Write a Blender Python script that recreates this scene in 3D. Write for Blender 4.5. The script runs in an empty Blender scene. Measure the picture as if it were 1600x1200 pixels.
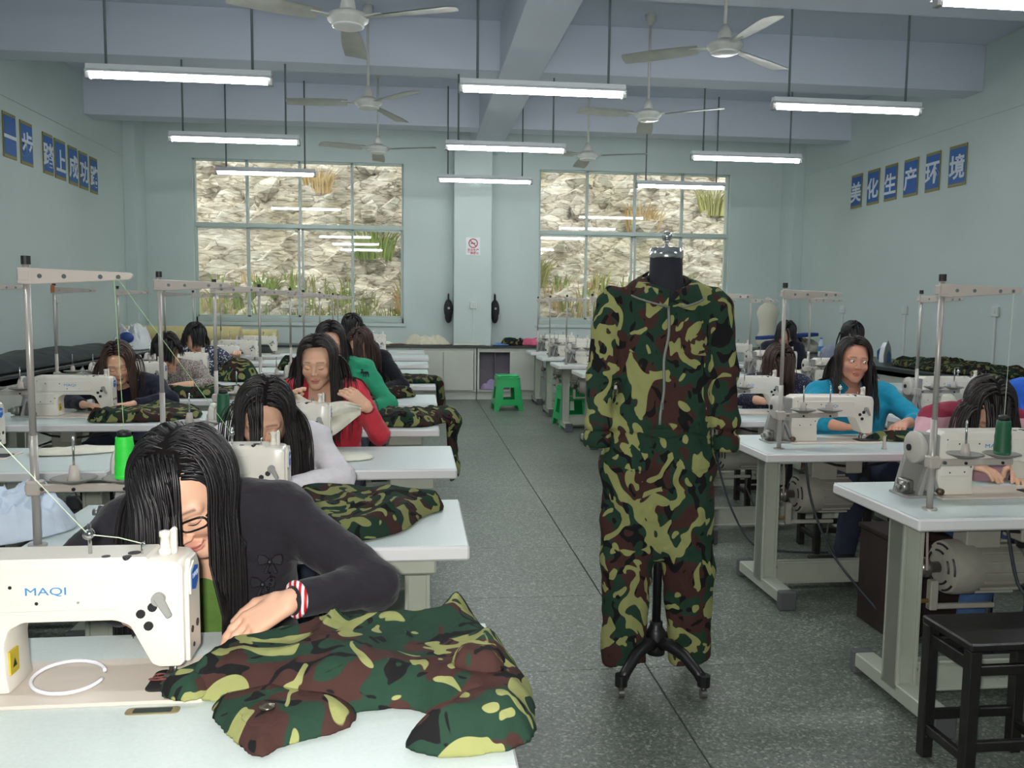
import bpy, bmesh, math, random
import numpy as np
from mathutils import Vector, Matrix

SC = bpy.context.scene
COL = SC.collection
PI = math.pi

# ------------------------------------------------------------------ camera
cam_d = bpy.data.cameras.new('camera'); cam_d.lens = 1325/1600*36; cam_d.sensor_width = 36
cam_d.clip_start = .02; cam_d.clip_end = 300
cam = bpy.data.objects.new('camera', cam_d); COL.objects.link(cam)
yaw, pitch, rho = .114744, .093553, .011
fw = Vector((math.sin(yaw)*math.cos(pitch), math.cos(yaw)*math.cos(pitch), -math.sin(pitch)))
r0 = Vector((math.cos(yaw), -math.sin(yaw), 0)); u0 = r0.cross(fw)
rt = r0*math.cos(rho)+u0*math.sin(rho); up = u0*math.cos(rho)-r0*math.sin(rho)
mw = Matrix((rt, up, -fw)).transposed().to_4x4(); mw.translation = (0, 0, 1.40)
cam.matrix_world = mw
SC.camera = cam
# ------------------------------------------------------------------ world, sun, flash, exposure
w = bpy.data.worlds.new('world'); SC.world = w; w.use_nodes = True
bg = w.node_tree.nodes['Background']
bg.inputs[0].default_value = (.86, .93, 1.0, 1); bg.inputs[1].default_value = 1.35
sd = bpy.data.lights.new('sun', 'SUN'); sd.energy = 1.6; sd.angle = math.radians(20); sd.color = (1, .95, .86)
so = bpy.data.objects.new('sun', sd); COL.objects.link(so); so.rotation_euler = (math.radians(38), 0, math.radians(25))
fl = bpy.data.lights.new('camera_flash', 'AREA'); fl.energy = 25; fl.size = .05; fl.color = (1, .97, .93)
fo = bpy.data.objects.new('camera_flash', fl); COL.objects.link(fo)
fm = mw.copy(); fm.translation = (-.045, -.02, 1.44); fo.matrix_world = fm
TUBE = 46.0
SC.view_settings.view_transform = 'Standard'; SC.view_settings.look = 'None'
SC.view_settings.gamma = 1; SC.view_settings.exposure = 0.85
try: SC.view_settings.use_curve_mapping = False
except Exception: pass

# ------------------------------------------------------------------ materials
def lin(c):
    r = []
    for v in c[:3]:
        v = v/255
        r.append(v/12.92 if v <= .04045 else ((v+.055)/1.055)**2.4)
    return (*r, 1)
MATS = {}
def mat(name, rgb=(200, 200, 200), rough=.5, metal=0, var=0, vs=8, bump=0, bs=60, spec=.5, emit=0, attr=None, vstretch=None, bstretch=None, sheen=0):
    if name in MATS: return MATS[name]
    m = bpy.data.materials.new(name); m.use_nodes = True; MATS[name] = m
    nt = m.node_tree; N = nt.nodes; L = nt.links; b = N['Principled BSDF']
    c = lin(rgb)
    b.inputs['Base Color'].default_value = c; b.inputs['Roughness'].default_value = rough
    b.inputs['Metallic'].default_value = metal; b.inputs['Specular IOR Level'].default_value = spec
    if sheen: b.inputs['Sheen Weight'].default_value = sheen
    tc = N.new('ShaderNodeTexCoord')
    def coords(st):
        if not st: return tc.outputs['Object']
        mp = N.new('ShaderNodeMapping'); mp.inputs['Scale'].default_value = st
        L.new(tc.outputs['Object'], mp.inputs[0]); return mp.outputs[0]
    if attr:
        a = N.new('ShaderNodeAttribute'); a.attribute_name = attr; L.new(a.outputs['Color'], b.inputs['Base Color'])
    elif var:
        n = N.new('ShaderNodeTexNoise'); n.inputs['Scale'].default_value = vs; n.inputs['Detail'].default_value = 4
        L.new(coords(vstretch), n.inputs['Vector'])
        r = N.new('ShaderNodeValToRGB')
        r.color_ramp.elements[0].position = .3; r.color_ramp.elements[1].position = .7
        r.color_ramp.elements[0].color = (*[max(0, v*(1-var)) for v in c[:3]], 1)
        r.color_ramp.elements[1].color = (*[min(1, v*(1+var)) for v in c[:3]], 1)
        L.new(n.outputs[0], r.inputs[0]); L.new(r.outputs[0], b.inputs['Base Color'])
    if bump:
        n = N.new('ShaderNodeTexNoise'); n.inputs['Scale'].default_value = bs; n.inputs['Detail'].default_value = 3
        L.new(coords(bstretch), n.inputs['Vector'])
        bp = N.new('ShaderNodeBump'); bp.inputs['Strength'].default_value = bump; bp.inputs['Distance'].default_value = .01
        L.new(n.outputs[0], bp.inputs['Height']); L.new(bp.outputs[0], b.inputs['Normal'])
    if emit:
        b.inputs['Emission Color'].default_value = c; b.inputs['Emission Strength'].default_value = emit
    return m
def nodes_of(name):
    m = bpy.data.materials.new(name); m.use_nodes = True; MATS[name] = m
    return m, m.node_tree.nodes, m.node_tree.links, m.node_tree.nodes['Principled BSDF']
def camo(name, scale=1.0, bright=1.0, off=0.0, stretch=(1, 1, 1), lt=.58):
    """woodland print: deep green ground, brown and pale yellow-green blotches, black flecks"""
    m, N, L, b = nodes_of(name)
    tc = N.new('ShaderNodeTexCoord')
    def layer(sc, loc, th, dist=0.9, detail=1.0):
        mp = N.new('ShaderNodeMapping'); mp.inputs['Location'].default_value = (loc+off, loc*1.7, loc*.6-off); mp.inputs['Scale'].default_value = stretch
        L.new(tc.outputs['Object'], mp.inputs[0])
        n = N.new('ShaderNodeTexNoise'); n.inputs['Scale'].default_value = sc*scale; n.inputs['Detail'].default_value = detail
        n.inputs['Roughness'].default_value = .35; n.inputs['Distortion'].default_value = dist
        L.new(mp.outputs[0], n.inputs['Vector'])
        g = N.new('ShaderNodeValToRGB'); g.color_ramp.interpolation = 'LINEAR'
        g.color_ramp.elements[0].position = th-.004; g.color_ramp.elements[1].position = th+.004
        L.new(n.outputs[0], g.inputs[0]); return g.outputs[0]
    def mix(f, a, c):
        x = N.new('ShaderNodeMix'); x.data_type = 'RGBA'
        L.new(f, x.inputs[0])
        if hasattr(a, 'links'): L.new(a, x.inputs[6])
        else: x.inputs[6].default_value = a
        x.inputs[7].default_value = c
        return x.outputs[2]
    k = bright
    def cc(r, g, bb): return tuple([v*k for v in lin((r, g, bb))[:3]]+[1])
    o = mix(layer(9, 3.1, .53), cc(42, 68, 54), cc(74, 50, 46))
    o = mix(layer(13, 7.7, .60, 1.6), o, cc(30, 30, 32))
    o = mix(layer(8.5, 12.3, lt, 2.1), o, cc(158, 162, 104))
    L.new(o, b.inputs['Base Color']); b.inputs['Roughness'].default_value = .9; b.inputs['Specular IOR Level'].default_value = .15
    n = N.new('ShaderNodeTexNoise'); n.inputs['Scale'].default_value = 700
    n2 = N.new('ShaderNodeTexNoise'); n2.inputs['Scale'].default_value = 28; n2.inputs['Detail'].default_value = 2
    L.new(tc.outputs['Object'], n.inputs['Vector']); L.new(tc.outputs['Object'], n2.inputs['Vector'])
    ad = N.new('ShaderNodeMath'); ad.operation = 'MULTIPLY_ADD'; ad.inputs[1].default_value = .12
    L.new(n.outputs[0], ad.inputs[0]); L.new(n2.outputs[0], ad.inputs[2])
    bp = N.new('ShaderNodeBump'); bp.inputs['Strength'].default_value = .5; bp.inputs['Distance'].default_value = .012
    L.new(ad.outputs[0], bp.inputs['Height']); L.new(bp.outputs[0], b.inputs['Normal'])
    return m
def spots(name, base, dot, sc, th, mode='voronoi', rough=.85):
    m, N, L, b = nodes_of(name)
    tc = N.new('ShaderNodeTexCoord')
    if mode == 'voronoi':
        v = N.new('ShaderNodeTexVoronoi'); v.inputs['Scale'].default_value = sc; o = v.outputs['Distance']
    else:
        v = N.new('ShaderNodeTexNoise'); v.inputs['Scale'].default_value = sc; v.inputs['Detail'].default_value = 2; o = v.outputs[0]
    L.new(tc.outputs['Object'], v.inputs['Vector'])
    r = N.new('ShaderNodeValToRGB'); r.color_ramp.elements[0].position = th-.03; r.color_ramp.elements[1].position = th+.03
    r.color_ramp.elements[0].color = lin(dot); r.color_ramp.elements[1].color = lin(base)
    L.new(o, r.inputs[0]); L.new(r.outputs[0], b.inputs['Base Color']); b.inputs['Roughness'].default_value = rough
    return m
def glass_mat():
    m = bpy.data.materials.new('window_glass'); m.use_nodes = True; nt = m.node_tree; nt.nodes.clear()
    o = nt.nodes.new('ShaderNodeOutputMaterial'); t = nt.nodes.new('ShaderNodeBsdfTransparent'); g = nt.nodes.new('ShaderNodeBsdfGlossy')
    t.inputs[0].default_value = (.93, .95, .92, 1); g.inputs['Roughness'].default_value = .02
    x = nt.nodes.new('ShaderNodeMixShader'); x.inputs[0].default_value = .07
    nt.links.new(t.outputs[0], x.inputs[1]); nt.links.new(g.outputs[0], x.inputs[2]); nt.links.new(x.outputs[0], o.inputs[0])
    return m

# ------------------------------------------------------------------ mesh kit
class MB:
    def __init__(s): s.v = []; s.f = []; s.m = []
    def add(s, V, F, mi=0):
        o = len(s.v); s.v.extend([tuple(map(float, p)) for p in V]); s.f.extend([tuple(i+o for i in q) for q in F]); s.m.extend([mi]*len(F)); return s
    def box(s, x0, x1, y0, y1, z0, z1, b=.003, mi=0):
        b = min(b, abs(x1-x0)*.45, abs(y1-y0)*.45, abs(z1-z0)*.45)
        c = ((x0+x1)/2, (y0+y1)/2, (z0+z1)/2); h = ((x1-x0)/2, (y1-y0)/2, (z1-z0)/2)
        V = []; idx = {}
        for sx in (-1, 1):
            for sy in (-1, 1):
                for sz in (-1, 1):
                    S = (sx, sy, sz)
                    for a in range(3):
                        p = [c[k]+S[k]*(h[k]-(b if k != a else 0)) for k in range(3)]
                        idx[(S, a)] = len(V); V.append(p)
        F = []
        for a in range(3):
            o1, o2 = [(1, 2), (2, 0), (0, 1)][a]
            for sg in (-1, 1):
                q = []
                for s1, s2 in ((-1, -1), (1, -1), (1, 1), (-1, 1)):
                    S = [0]*3; S[a] = sg; S[o1] = s1; S[o2] = s2; q.append(idx[(tuple(S), a)])
                F.append(q if sg > 0 else q[::-1])
        for a in range(3):   # edges along axis a
            o1, o2 = [(1, 2), (2, 0), (0, 1)][a]
            for s1 in (-1, 1):
                for s2 in (-1, 1):
                    A = [0]*3; A[o1] = s1; A[o2] = s2
                    A0 = list(A); A0[a] = -1; A1 = list(A); A1[a] = 1
                    q = [idx[(tuple(A0), o1)], idx[(tuple(A1), o1)], idx[(tuple(A1), o2)], idx[(tuple(A0), o2)]]
                    F.append(q[::-1] if s1*s2 > 0 else q)
        for sx in (-1, 1):
            for sy in (-1, 1):
                for sz in (-1, 1):
                    S = (sx, sy, sz); q = [idx[(S, 0)], idx[(S, 1)], idx[(S, 2)]]
                    F.append(q if sx*sy*sz > 0 else q[::-1])
        return s.add(V, F, mi)
    def tube(s, pts, r, n=8, caps=True, mi=0, flat=None):
        P = [Vector(p) for p in pts]; k = len(P)
        R = r if hasattr(r, '__len__') else [r]*k
        V = []; prev = None
        for i in range(k):
            t = (P[min(i+1, k-1)]-P[max(i-1, 0)])
            if t.length < 1e-9: t = Vector((0, 0, 1))
            t.normalize()
            if prev is None:
                a = Vector((0, 0, 1)) if abs(t.z) < .9 else Vector((1, 0, 0)); nrm = (a-t*a.dot(t)).normalized()
            else:
                nrm = prev-t*prev.dot(t)
                nrm = nrm.normalized() if nrm.length > 1e-6 else t.orthogonal().normalized()
            prev = nrm; bn = t.cross(nrm)
            for j in range(n):
                an = 2*PI*j/n; V.append(P[i]+(nrm*math.cos(an)+bn*math.sin(an)*(flat or 1))*R[i])
        F = []
        for i in range(k-1):
            for j in range(n):
                F.append((i*n+j, i*n+(j+1) % n, (i+1)*n+(j+1) % n, (i+1)*n+j))
        if caps: F.append(tuple(range(n))[::-1]); F.append(tuple((k-1)*n+j for j in range(n)))
        return s.add(V, F, mi)
    def cyl(s, a, b, r0, r1=None, n=14, mi=0): return s.tube([a, b], [r0, r0 if r1 is None else r1], n, True, mi)
    def lathe(s, prof, c=(0, 0, 0), axis='z', n=24, mi=0):
        V = []; F = []; k = len(prof)
        for r, h in prof:
            for j in range(n):
                a = 2*PI*j/n; p = (r*math.cos(a), r*math.sin(a), h)
                if axis == 'x': p = (p[2], p[0], p[1])
                elif axis == 'y': p = (p[1], p[2], p[0])
                V.append((p[0]+c[0], p[1]+c[1], p[2]+c[2]))
        for i in range(k-1):
            for j in range(n): F.append((i*n+j, i*n+(j+1) % n, (i+1)*n+(j+1) % n, (i+1)*n+j))
        if prof[0][0] > 1e-6: F.append(tuple(range(n))[::-1])
        if prof[-1][0] > 1e-6: F.append(tuple((k-1)*n+j for j in range(n)))
        return s.add(V, F, mi)
    def prism(s, poly, a, b, plane='xz', bevel=0, seg=2, mi=0):
        """poly counter-clockwise in its plane, extruded from a to b along the third axis"""
        bm = bmesh.new()
        def P(u, v, t): return {'xz': (u, t, v), 'xy': (u, v, t), 'yz': (t, u, v)}[plane]
        A = [bm.verts.new(P(u, v, a)) for u, v in poly]; B = [bm.verts.new(P(u, v, b)) for u, v in poly]
        n = len(poly); bm.faces.new(A); bm.faces.new(B)
        for i in range(n): bm.faces.new((A[i], A[(i+1) % n], B[(i+1) % n], B[i]))
        bmesh.ops.recalc_face_normals(bm, faces=bm.faces)
        if bevel: bmesh.ops.bevel(bm, geom=list(bm.edges), offset=bevel, segments=seg, affect='EDGES', profile=.5, clamp_overlap=True)
        bm.verts.index_update()
        s.add([v.co[:] for v in bm.verts], [[v.index for v in f.verts] for f in bm.faces], mi); bm.free(); return s
    def ball(s, c, r, n=12, mi=0):
        r = r if hasattr(r, '__len__') else (r, r, r)
        k = max(6, n//2+1); prof = []
        V = [(c[0], c[1], c[2]-r[2])]; F = []
        for i in range(1, k):
            ph = PI*i/k
            for j in range(n):
                a = 2*PI*j/n; V.append((c[0]+r[0]*math.sin(ph)*math.cos(a), c[1]+r[1]*math.sin(ph)*math.sin(a), c[2]-r[2]*math.cos(ph)))
        V.append((c[0], c[1], c[2]+r[2]))
        for j in range(n): F.append((0, 1+(j+1) % n, 1+j)); F.append((len(V)-1, 1+(k-2)*n+j, 1+(k-2)*n+(j+1) % n))
        for i in range(k-2):
            for j in range(n):
                a = 1+i*n+j; b2 = 1+i*n+(j+1) % n; F.append((a, b2, b2+n, a+n))
        return s.add(V, F, mi)
    def xf(s, M):
        s.v = [tuple(M @ Vector(p)) for p in s.v]; return s
def mesh_of(mb, mats, smooth=False, name='m'):
    me = bpy.data.meshes.new(name); me.from_pydata(mb.v, [], mb.f)
    for m in (mats if isinstance(mats, (list, tuple)) else [mats]): me.materials.append(m)
    if any(mb.m): me.polygons.foreach_set('material_index', mb.m)
    if smooth: me.polygons.foreach_set('use_smooth', [True]*len(me.polygons))
    me.update(); return me
def mk(name, mb, mats, parent=None, smooth=False, loc=None, label=None):
    me = mb if isinstance(mb, bpy.types.Mesh) else mesh_of(mb, mats, smooth, name)
    o = bpy.data.objects.new(name, me); COL.objects.link(o)
    if smooth == 'auto' or smooth is True: pass
    if parent: o.parent = parent
    if loc is not None: o.location = loc
    if label: o['label'] = label
    return o
def smooth_by_angle(o, deg=35):
    me = o.data
    me.polygons.foreach_set('use_smooth', [True]*len(me.polygons))
    try: me.set_sharp_from_angle(angle=math.radians(deg))
    except Exception: pass
    return o
def tag(o, label, cat, group=None):
    o['label'] = label; o['category'] = cat
    if group: o['group'] = group
    return o
def thing(name, label, cat, loc=(0, 0, 0), rz=0, group=None):
    o = bpy.data.objects.new(name, None); COL.objects.link(o); o.empty_display_size = .05
    o.location = loc; o.rotation_euler = (0, 0, rz); return tag(o, label, cat, group)
def struct(name, mb, m, parent=None, smooth=False):
    o = mk(name, mb, m, parent, smooth)
    if not parent: o['kind'] = 'structure'
    return o
def dup(root, loc, label, group=None, rz=None, skip=()):
    r = root.copy(); COL.objects.link(r); r.location = loc; r['label'] = label
    if group: r['group'] = group
    if rz is not None: r.rotation_euler = (0, 0, rz)
    for ch in root.children:
        if ch.name.split('.')[0] in skip: continue
        c = ch.copy(); COL.objects.link(c); c.parent = r
        for g in ch.children:
            d = g.copy(); COL.objects.link(d); d.parent = c
    return r
def text_mesh(body, size, ext=.001, bold=0, sx=1.0):
    cu = bpy.data.curves.new('txt', 'FONT'); cu.body = body; cu.size = size; cu.extrude = ext; cu.offset = bold
    cu.align_x = 'CENTER'; cu.align_y = 'CENTER'; cu.resolution_u = 3
    o = bpy.data.objects.new('txt', cu); COL.objects.link(o)
    dg = bpy.context.evaluated_depsgraph_get()
    me = bpy.data.meshes.new_from_object(o.evaluated_get(dg))
    bpy.data.objects.remove(o); bpy.data.curves.remove(cu)
    if len(me.vertices):   # centre on the ink
        a = np.empty(len(me.vertices)*3); me.vertices.foreach_get('co', a); a = a.reshape(-1, 3)
        a[:, :2] -= (a[:, :2].min(0)+a[:, :2].max(0))/2; a[:, 0] *= sx; me.vertices.foreach_set('co', a.ravel())
    return me
def lettering(name, body, size, m, loc, rot, parent, bold=0, sx=1.0, ext=.0008):
    me = text_mesh(body, size, ext, bold, sx); me.materials.clear(); me.materials.append(m)
    o = mk(name, me, m, parent); o.location = loc; o.rotation_euler = rot; return o

# ------------------------------------------------------------------ noise and implicit surfaces (numpy)
def _h(ix, iy, iz, seed):
    n = (ix.astype(np.int64)*374761393+iy.astype(np.int64)*668265263+iz.astype(np.int64)*2147483647+seed*144665) & 0xffffffff
    n = ((n ^ (n >> 13))*1274126177) & 0xffffffff
    return ((n ^ (n >> 16)) & 0xffff)/65535.0
def vn(x, y, z, seed=0):
    x, y, z = np.broadcast_arrays(np.asarray(x, float), np.asarray(y, float), np.asarray(z, float))
    X = np.floor(x); Y = np.floor(y); Z = np.floor(z); fx = x-X; fy = y-Y; fz = z-Z
    fx = fx*fx*(3-2*fx); fy = fy*fy*(3-2*fy); fz = fz*fz*(3-2*fz)
    r = 0
    for dx in (0, 1):
        for dy in (0, 1):
            for dz in (0, 1):
                r = r+_h(X+dx, Y+dy, Z+dz, seed)*(fx if dx else 1-fx)*(fy if dy else 1-fy)*(fz if dz else 1-fz)
    return r
def fbm(x, y, z, seed=0, o=4):
    r = 0; a = .5; s = 1
    for i in range(o): r = r+a*vn(x*s, y*s, z*s, seed+i*17); a *= .5; s *= 2.03
    return r
def rcone(P, a, b, ra, rb):
    a = np.asarray(a, float); b = np.asarray(b, float); ba = b-a
    h = np.clip(((P-a)@ba)/max(ba@ba, 1e-12), 0, 1)
    return np.sqrt(((P-a-h[..., None]*ba)**2).sum(-1))-(ra+(rb-ra)*h)
def ell(P, c, rad):
    q = P-np.asarray(c, float); rad = np.asarray(rad, float)
    k0 = np.sqrt(((q/rad)**2).sum(-1)); k1 = np.sqrt(((q/rad**2)**2).sum(-1))+1e-9
    return k0*(k0-1)/k1
def smin(a, b, k):
    h = np.clip(.5+.5*(b-a)/k, 0, 1); return b*(1-h)+a*h-k*h*(1-h)
def smax(a, b, k): return -smin(-a, -b, k)
def grid(lo, hi, h):
    ax = [np.arange(l, u+h, h) for l, u in zip(lo, hi)]
    return np.stack(np.meshgrid(*ax, indexing='ij'), -1), np.array(lo, float)
def nets(D, lo, h):
    """naive surface nets: returns vertices and quads of the zero set"""
    S = D < 0
    nx, ny, nz = [n-1 for n in D.shape]
    cnt = np.zeros((nx, ny, nz), np.int8)
    for dx in (0, 1):
        for dy in (0, 1):
            for dz in (0, 1): cnt += S[dx:dx+nx, dy:dy+ny, dz:dz+nz]
    act = (cnt > 0) & (cnt < 8); C = np.argwhere(act)
    if not len(C): return np.zeros((0, 3)), np.zeros((0, 4), int)
    ids = np.full((nx, ny, nz), -1, np.int64); ids[act] = np.arange(len(C))
    acc = np.zeros((len(C), 3)); n = np.zeros(len(C))
    cor = [(0, 0, 0), (1, 0, 0), (0, 1, 0), (1, 1, 0), (0, 0, 1), (1, 0, 1), (0, 1, 1), (1, 1, 1)]
    val = [D[C[:, 0]+a, C[:, 1]+b, C[:, 2]+c] for a, b, c in cor]
    for i, j in ((0, 1), (2, 3), (4, 5), (6, 7), (0, 2), (1, 3), (4, 6), (5, 7), (0, 4), (1, 5), (2, 6), (3, 7)):
        x = (val[i] < 0) != (val[j] < 0)
        t = np.where(x, val[i]/np.where(x, val[i]-val[j], 1), 0)[:, None]
        p = np.array(cor[i])+t*(np.array(cor[j])-np.array(cor[i]))
        acc[x] += p[x]; n[x] += 1
    V = lo+h*(C+acc/n[:, None])
    F = []
    for a in range(3):
        b, c = (a+1) % 3, (a+2) % 3
        sl0 = [slice(None)]*3; sl1 = [slice(None)]*3; sl0[a] = slice(0, -1); sl1[a] = slice(1, None)
        s0 = S[tuple(sl0)]; s1 = S[tuple(sl1)]
        E = np.argwhere(s0 != s1)
        ok = (E[:, b] > 0) & (E[:, c] > 0) & (E[:, b] < D.shape[b]-1) & (E[:, c] < D.shape[c]-1); E = E[ok]
        if not len(E): continue
        fl_ = s0[E[:, 0], E[:, 1], E[:, 2]]
        def at(db, dc):
            Q = E.copy(); Q[:, b] -= db; Q[:, c] -= dc; return ids[Q[:, 0], Q[:, 1], Q[:, 2]]
        q = np.stack([at(1, 1), at(0, 1), at(0, 0), at(1, 0)], 1)
        q[~fl_] = q[~fl_][:, ::-1]; F.append(q)
    return V, np.concatenate(F)
def sparse_nets(fn, lo, hi, h, st=4):
    """surface nets that evaluates fn only near its zero set"""
    lo = np.asarray(lo, float); hi = np.asarray(hi, float)
    nb = np.ceil((hi-lo)/(h*st)).astype(int)+1
    Gc, _ = np.stack(np.meshgrid(*[lo[k]+(np.arange(nb[k])+.5)*h*st-h*.5 for k in range(3)], indexing='ij'), -1), 0
    Dc = fn(Gc.reshape(-1, 3)).reshape(nb)
    near = np.abs(Dc) < h*st*1.05+.012
    D = np.repeat(np.repeat(np.repeat(Dc, st, 0), st, 1), st, 2)
    B = np.argwhere(near)
    o = np.stack(np.meshgrid(*[np.arange(st)]*3, indexing='ij'), -1).reshape(-1, 3)
    I = (B[:, None, :]*st+o[None]).reshape(-1, 3)
    D[I[:, 0], I[:, 1], I[:, 2]] = fn(lo+I*h)
    return nets(D, lo, h)
def np_mesh(parts, mats, name='m', cols=None, smooth=True):
    """parts: list of (V, F quads/tris arrays, material index)"""
    VV = []; FF = []; MI = []; o = 0
    for V, F, mi in parts:
        VV.append(np.asarray(V, float)); FF.extend((np.asarray(F)+o).tolist()); MI.extend([mi]*len(F)); o += len(V)
    me = bpy.data.meshes.new(name); V = np.concatenate(VV)
    me.from_pydata(V.tolist(), [], FF)
    for m in (mats if isinstance(mats, (list, tuple)) else [mats]): me.materials.append(m)
    me.polygons.foreach_set('material_index', MI)
    me.polygons.foreach_set('use_smooth', [smooth]*len(me.polygons))
    if cols is not None:
        at = me.color_attributes.new('Col', 'FLOAT_COLOR', 'POINT')
        c = np.ones((len(V), 4)); c[:, :3] = np.concatenate(cols); at.data.foreach_set('color', c.ravel())
    me.update(); return me

# ================================================================== SETTING
X0, X1, Y0, Y1, ZC = -4.0, 5.85, -2.6, 12.9, 4.12
wallm = mat('wall_paint', (192, 206, 203), .6, var=.03, vs=1.2, bump=.08, bs=90)
ceilm = mat('ceiling_paint', (205, 212, 224), .75, var=.02, vs=1)
framem = mat('window_frame_paint', (178, 192, 186), .45)
woodw = mat('white_cabinet_board', (196, 200, 190), .5, var=.03, vs=3)
darktop = mat('dark_worktop', (42, 52, 54), .35)

def terrazzo():
    m, N, L, b = nodes_of('terrazzo')
    tc = N.new('ShaderNodeTexCoord')
    g = N.new('ShaderNodeNewGeometry')
    v = N.new('ShaderNodeTexVoronoi'); v.inputs['Scale'].default_value = 125; L.new(g.outputs['Position'], v.inputs['Vector'])
    sp = N.new('ShaderNodeSeparateColor'); L.new(v.outputs['Color'], sp.inputs[0])
    r = N.new('ShaderNodeValToRGB'); e = r.color_ramp.elements
    e[0].position = 0; e[0].color = lin((76, 83, 76)); e[1].position = 1; e[1].color = lin((156, 162, 150))
    for p, c in ((.25, (90, 98, 89)), (.62, (103, 111, 102)), (.86, (120, 127, 117))): x = e.new(p); x.color = lin(c)
    L.new(sp.outputs[0], r.inputs[0])
    n = N.new('ShaderNodeTexNoise'); n.inputs['Scale'].default_value = .9; n.inputs['Detail'].default_value = 5; L.new(g.outputs['Position'], n.inputs['Vector'])
    mr = N.new('ShaderNodeMapRange'); mr.inputs[3].default_value = .78; mr.inputs[4].default_value = 1.15; mr.inputs[1].default_value = .3; mr.inputs[2].default_value = .7
    L.new(n.outputs[0], mr.inputs[0])
    x = N.new('ShaderNodeMix'); x.data_type = 'RGBA'; x.blend_type = 'MULTIPLY'; x.inputs[0].default_value = 1
    L.new(r.outputs[0], x.inputs[6]); L.new(mr.outputs[0], x.inputs[7]); L.new(x.outputs[2], b.inputs['Base Color'])
    b.inputs['Roughness'].default_value = .42
    return m
terr = terrazzo()
floor = struct('floor', MB().box(X0-.2, X1+.2, Y0-.2, Y1+.2, -.2, -.008, 0), mat('floor_joint', (62, 68, 65), .9))
TP = .83; TX = 1.66; tx0 = .90-3*TX; ty0 = 3.10-7*TP
tile_me = mesh_of(MB().box(-TX/2+.003, TX/2-.003, -TP/2+.0012, TP/2-.0012, -.02, 0, .001), terr)
i = 0
for a in range(7):
    for c in range(21):
        cx = tx0+(a+.5)*TX; cy = ty0+(c+.5)*TP
        if cx-TX/2 > X1 or cx+TX/2 < X0 or cy-TP/2 > Y1 or cy+TP/2 < Y0: continue
        xa, xb = max(cx-TX/2, X0), min(cx+TX/2, X1); ya, yb = max(cy-TP/2, Y0), min(cy+TP/2, Y1)
        if xb-xa > TX-.001 and yb-ya > TP-.001: o = mk('floor_slab', tile_me, terr, floor); o.location = (cx, cy, 0)
        elif xb-xa > .03 and yb-ya > .03:
            mk('floor_slab', MB().box(xa+.003, xb-.003, ya+.0012, yb-.0012, -.02, 0, .001), terr, floor)
struct('ceiling', MB().box(X0-.2, X1+.2, Y0-.2, Y1+.2, ZC, ZC+.15, 0), ceilm)
struct('wall_left', MB().box(X0-.2, X0, Y0-.2, Y1+.25, -.2, ZC, 0), wallm)
struct('wall_right', MB().box(X1, X1+.2, Y0-.2, Y1+.25, -.2, ZC, 0), wallm)
struct('wall_front', MB().box(X0, X1, Y0-.2, Y0, -.2, ZC, 0), wallm)
WIN = [(-3.19, -.165, 1.10, 3.455), (1.872, 4.865, 1.10, 3.435)]
wb = MB()
xs = [X0, WIN[0][0], WIN[0][1], WIN[1][0], WIN[1][1], X1]
for k in (0, 2, 4): wb.box(xs[k], xs[k+1], Y1, Y1+.25, -.2, ZC, 0)
for (a, b_, c, d) in WIN: wb.box(a, b_, Y1, Y1+.25, -.2, c, 0); wb.box(a, b_, Y1, Y1+.25, d, ZC, 0)
struct('wall_back', wb, wallm)
# pillar, corner piers, beams
struct('pillar', MB().box(.57, 1.125, 12.55, Y1, 0, 3.66, .006), wallm)
struct('trim_1', MB().box(X0, X0+.16, 12.45, Y1, 0, ZC, .004), wallm)
struct('trim_2', MB().box(X1-.16, X1, 12.45, Y1, 0, ZC, .004), wallm)
struct('trim_3', MB().box(X0, X0+.012, Y0, 12.45, 3.375, 3.392, .002), wallm)
struct('trim_4', MB().box(X1-.012, X1, Y0, 12.45, 3.375, 3.392, .002), wallm)
struct('ceiling_beam', MB().box(.82, 1.225, Y0, Y1, 3.62, ZC, .004), ceilm)
for ya in (.6, 3.3, 6.05, 8.42, 11.1):
    b_ = MB(); b_.box(X0, .82, ya, ya+.33, 3.65, ZC, .004); b_.box(1.225, X1, ya, ya+.33, 3.65, ZC, .004)
    struct('ceiling_beam', b_, ceilm)

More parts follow.
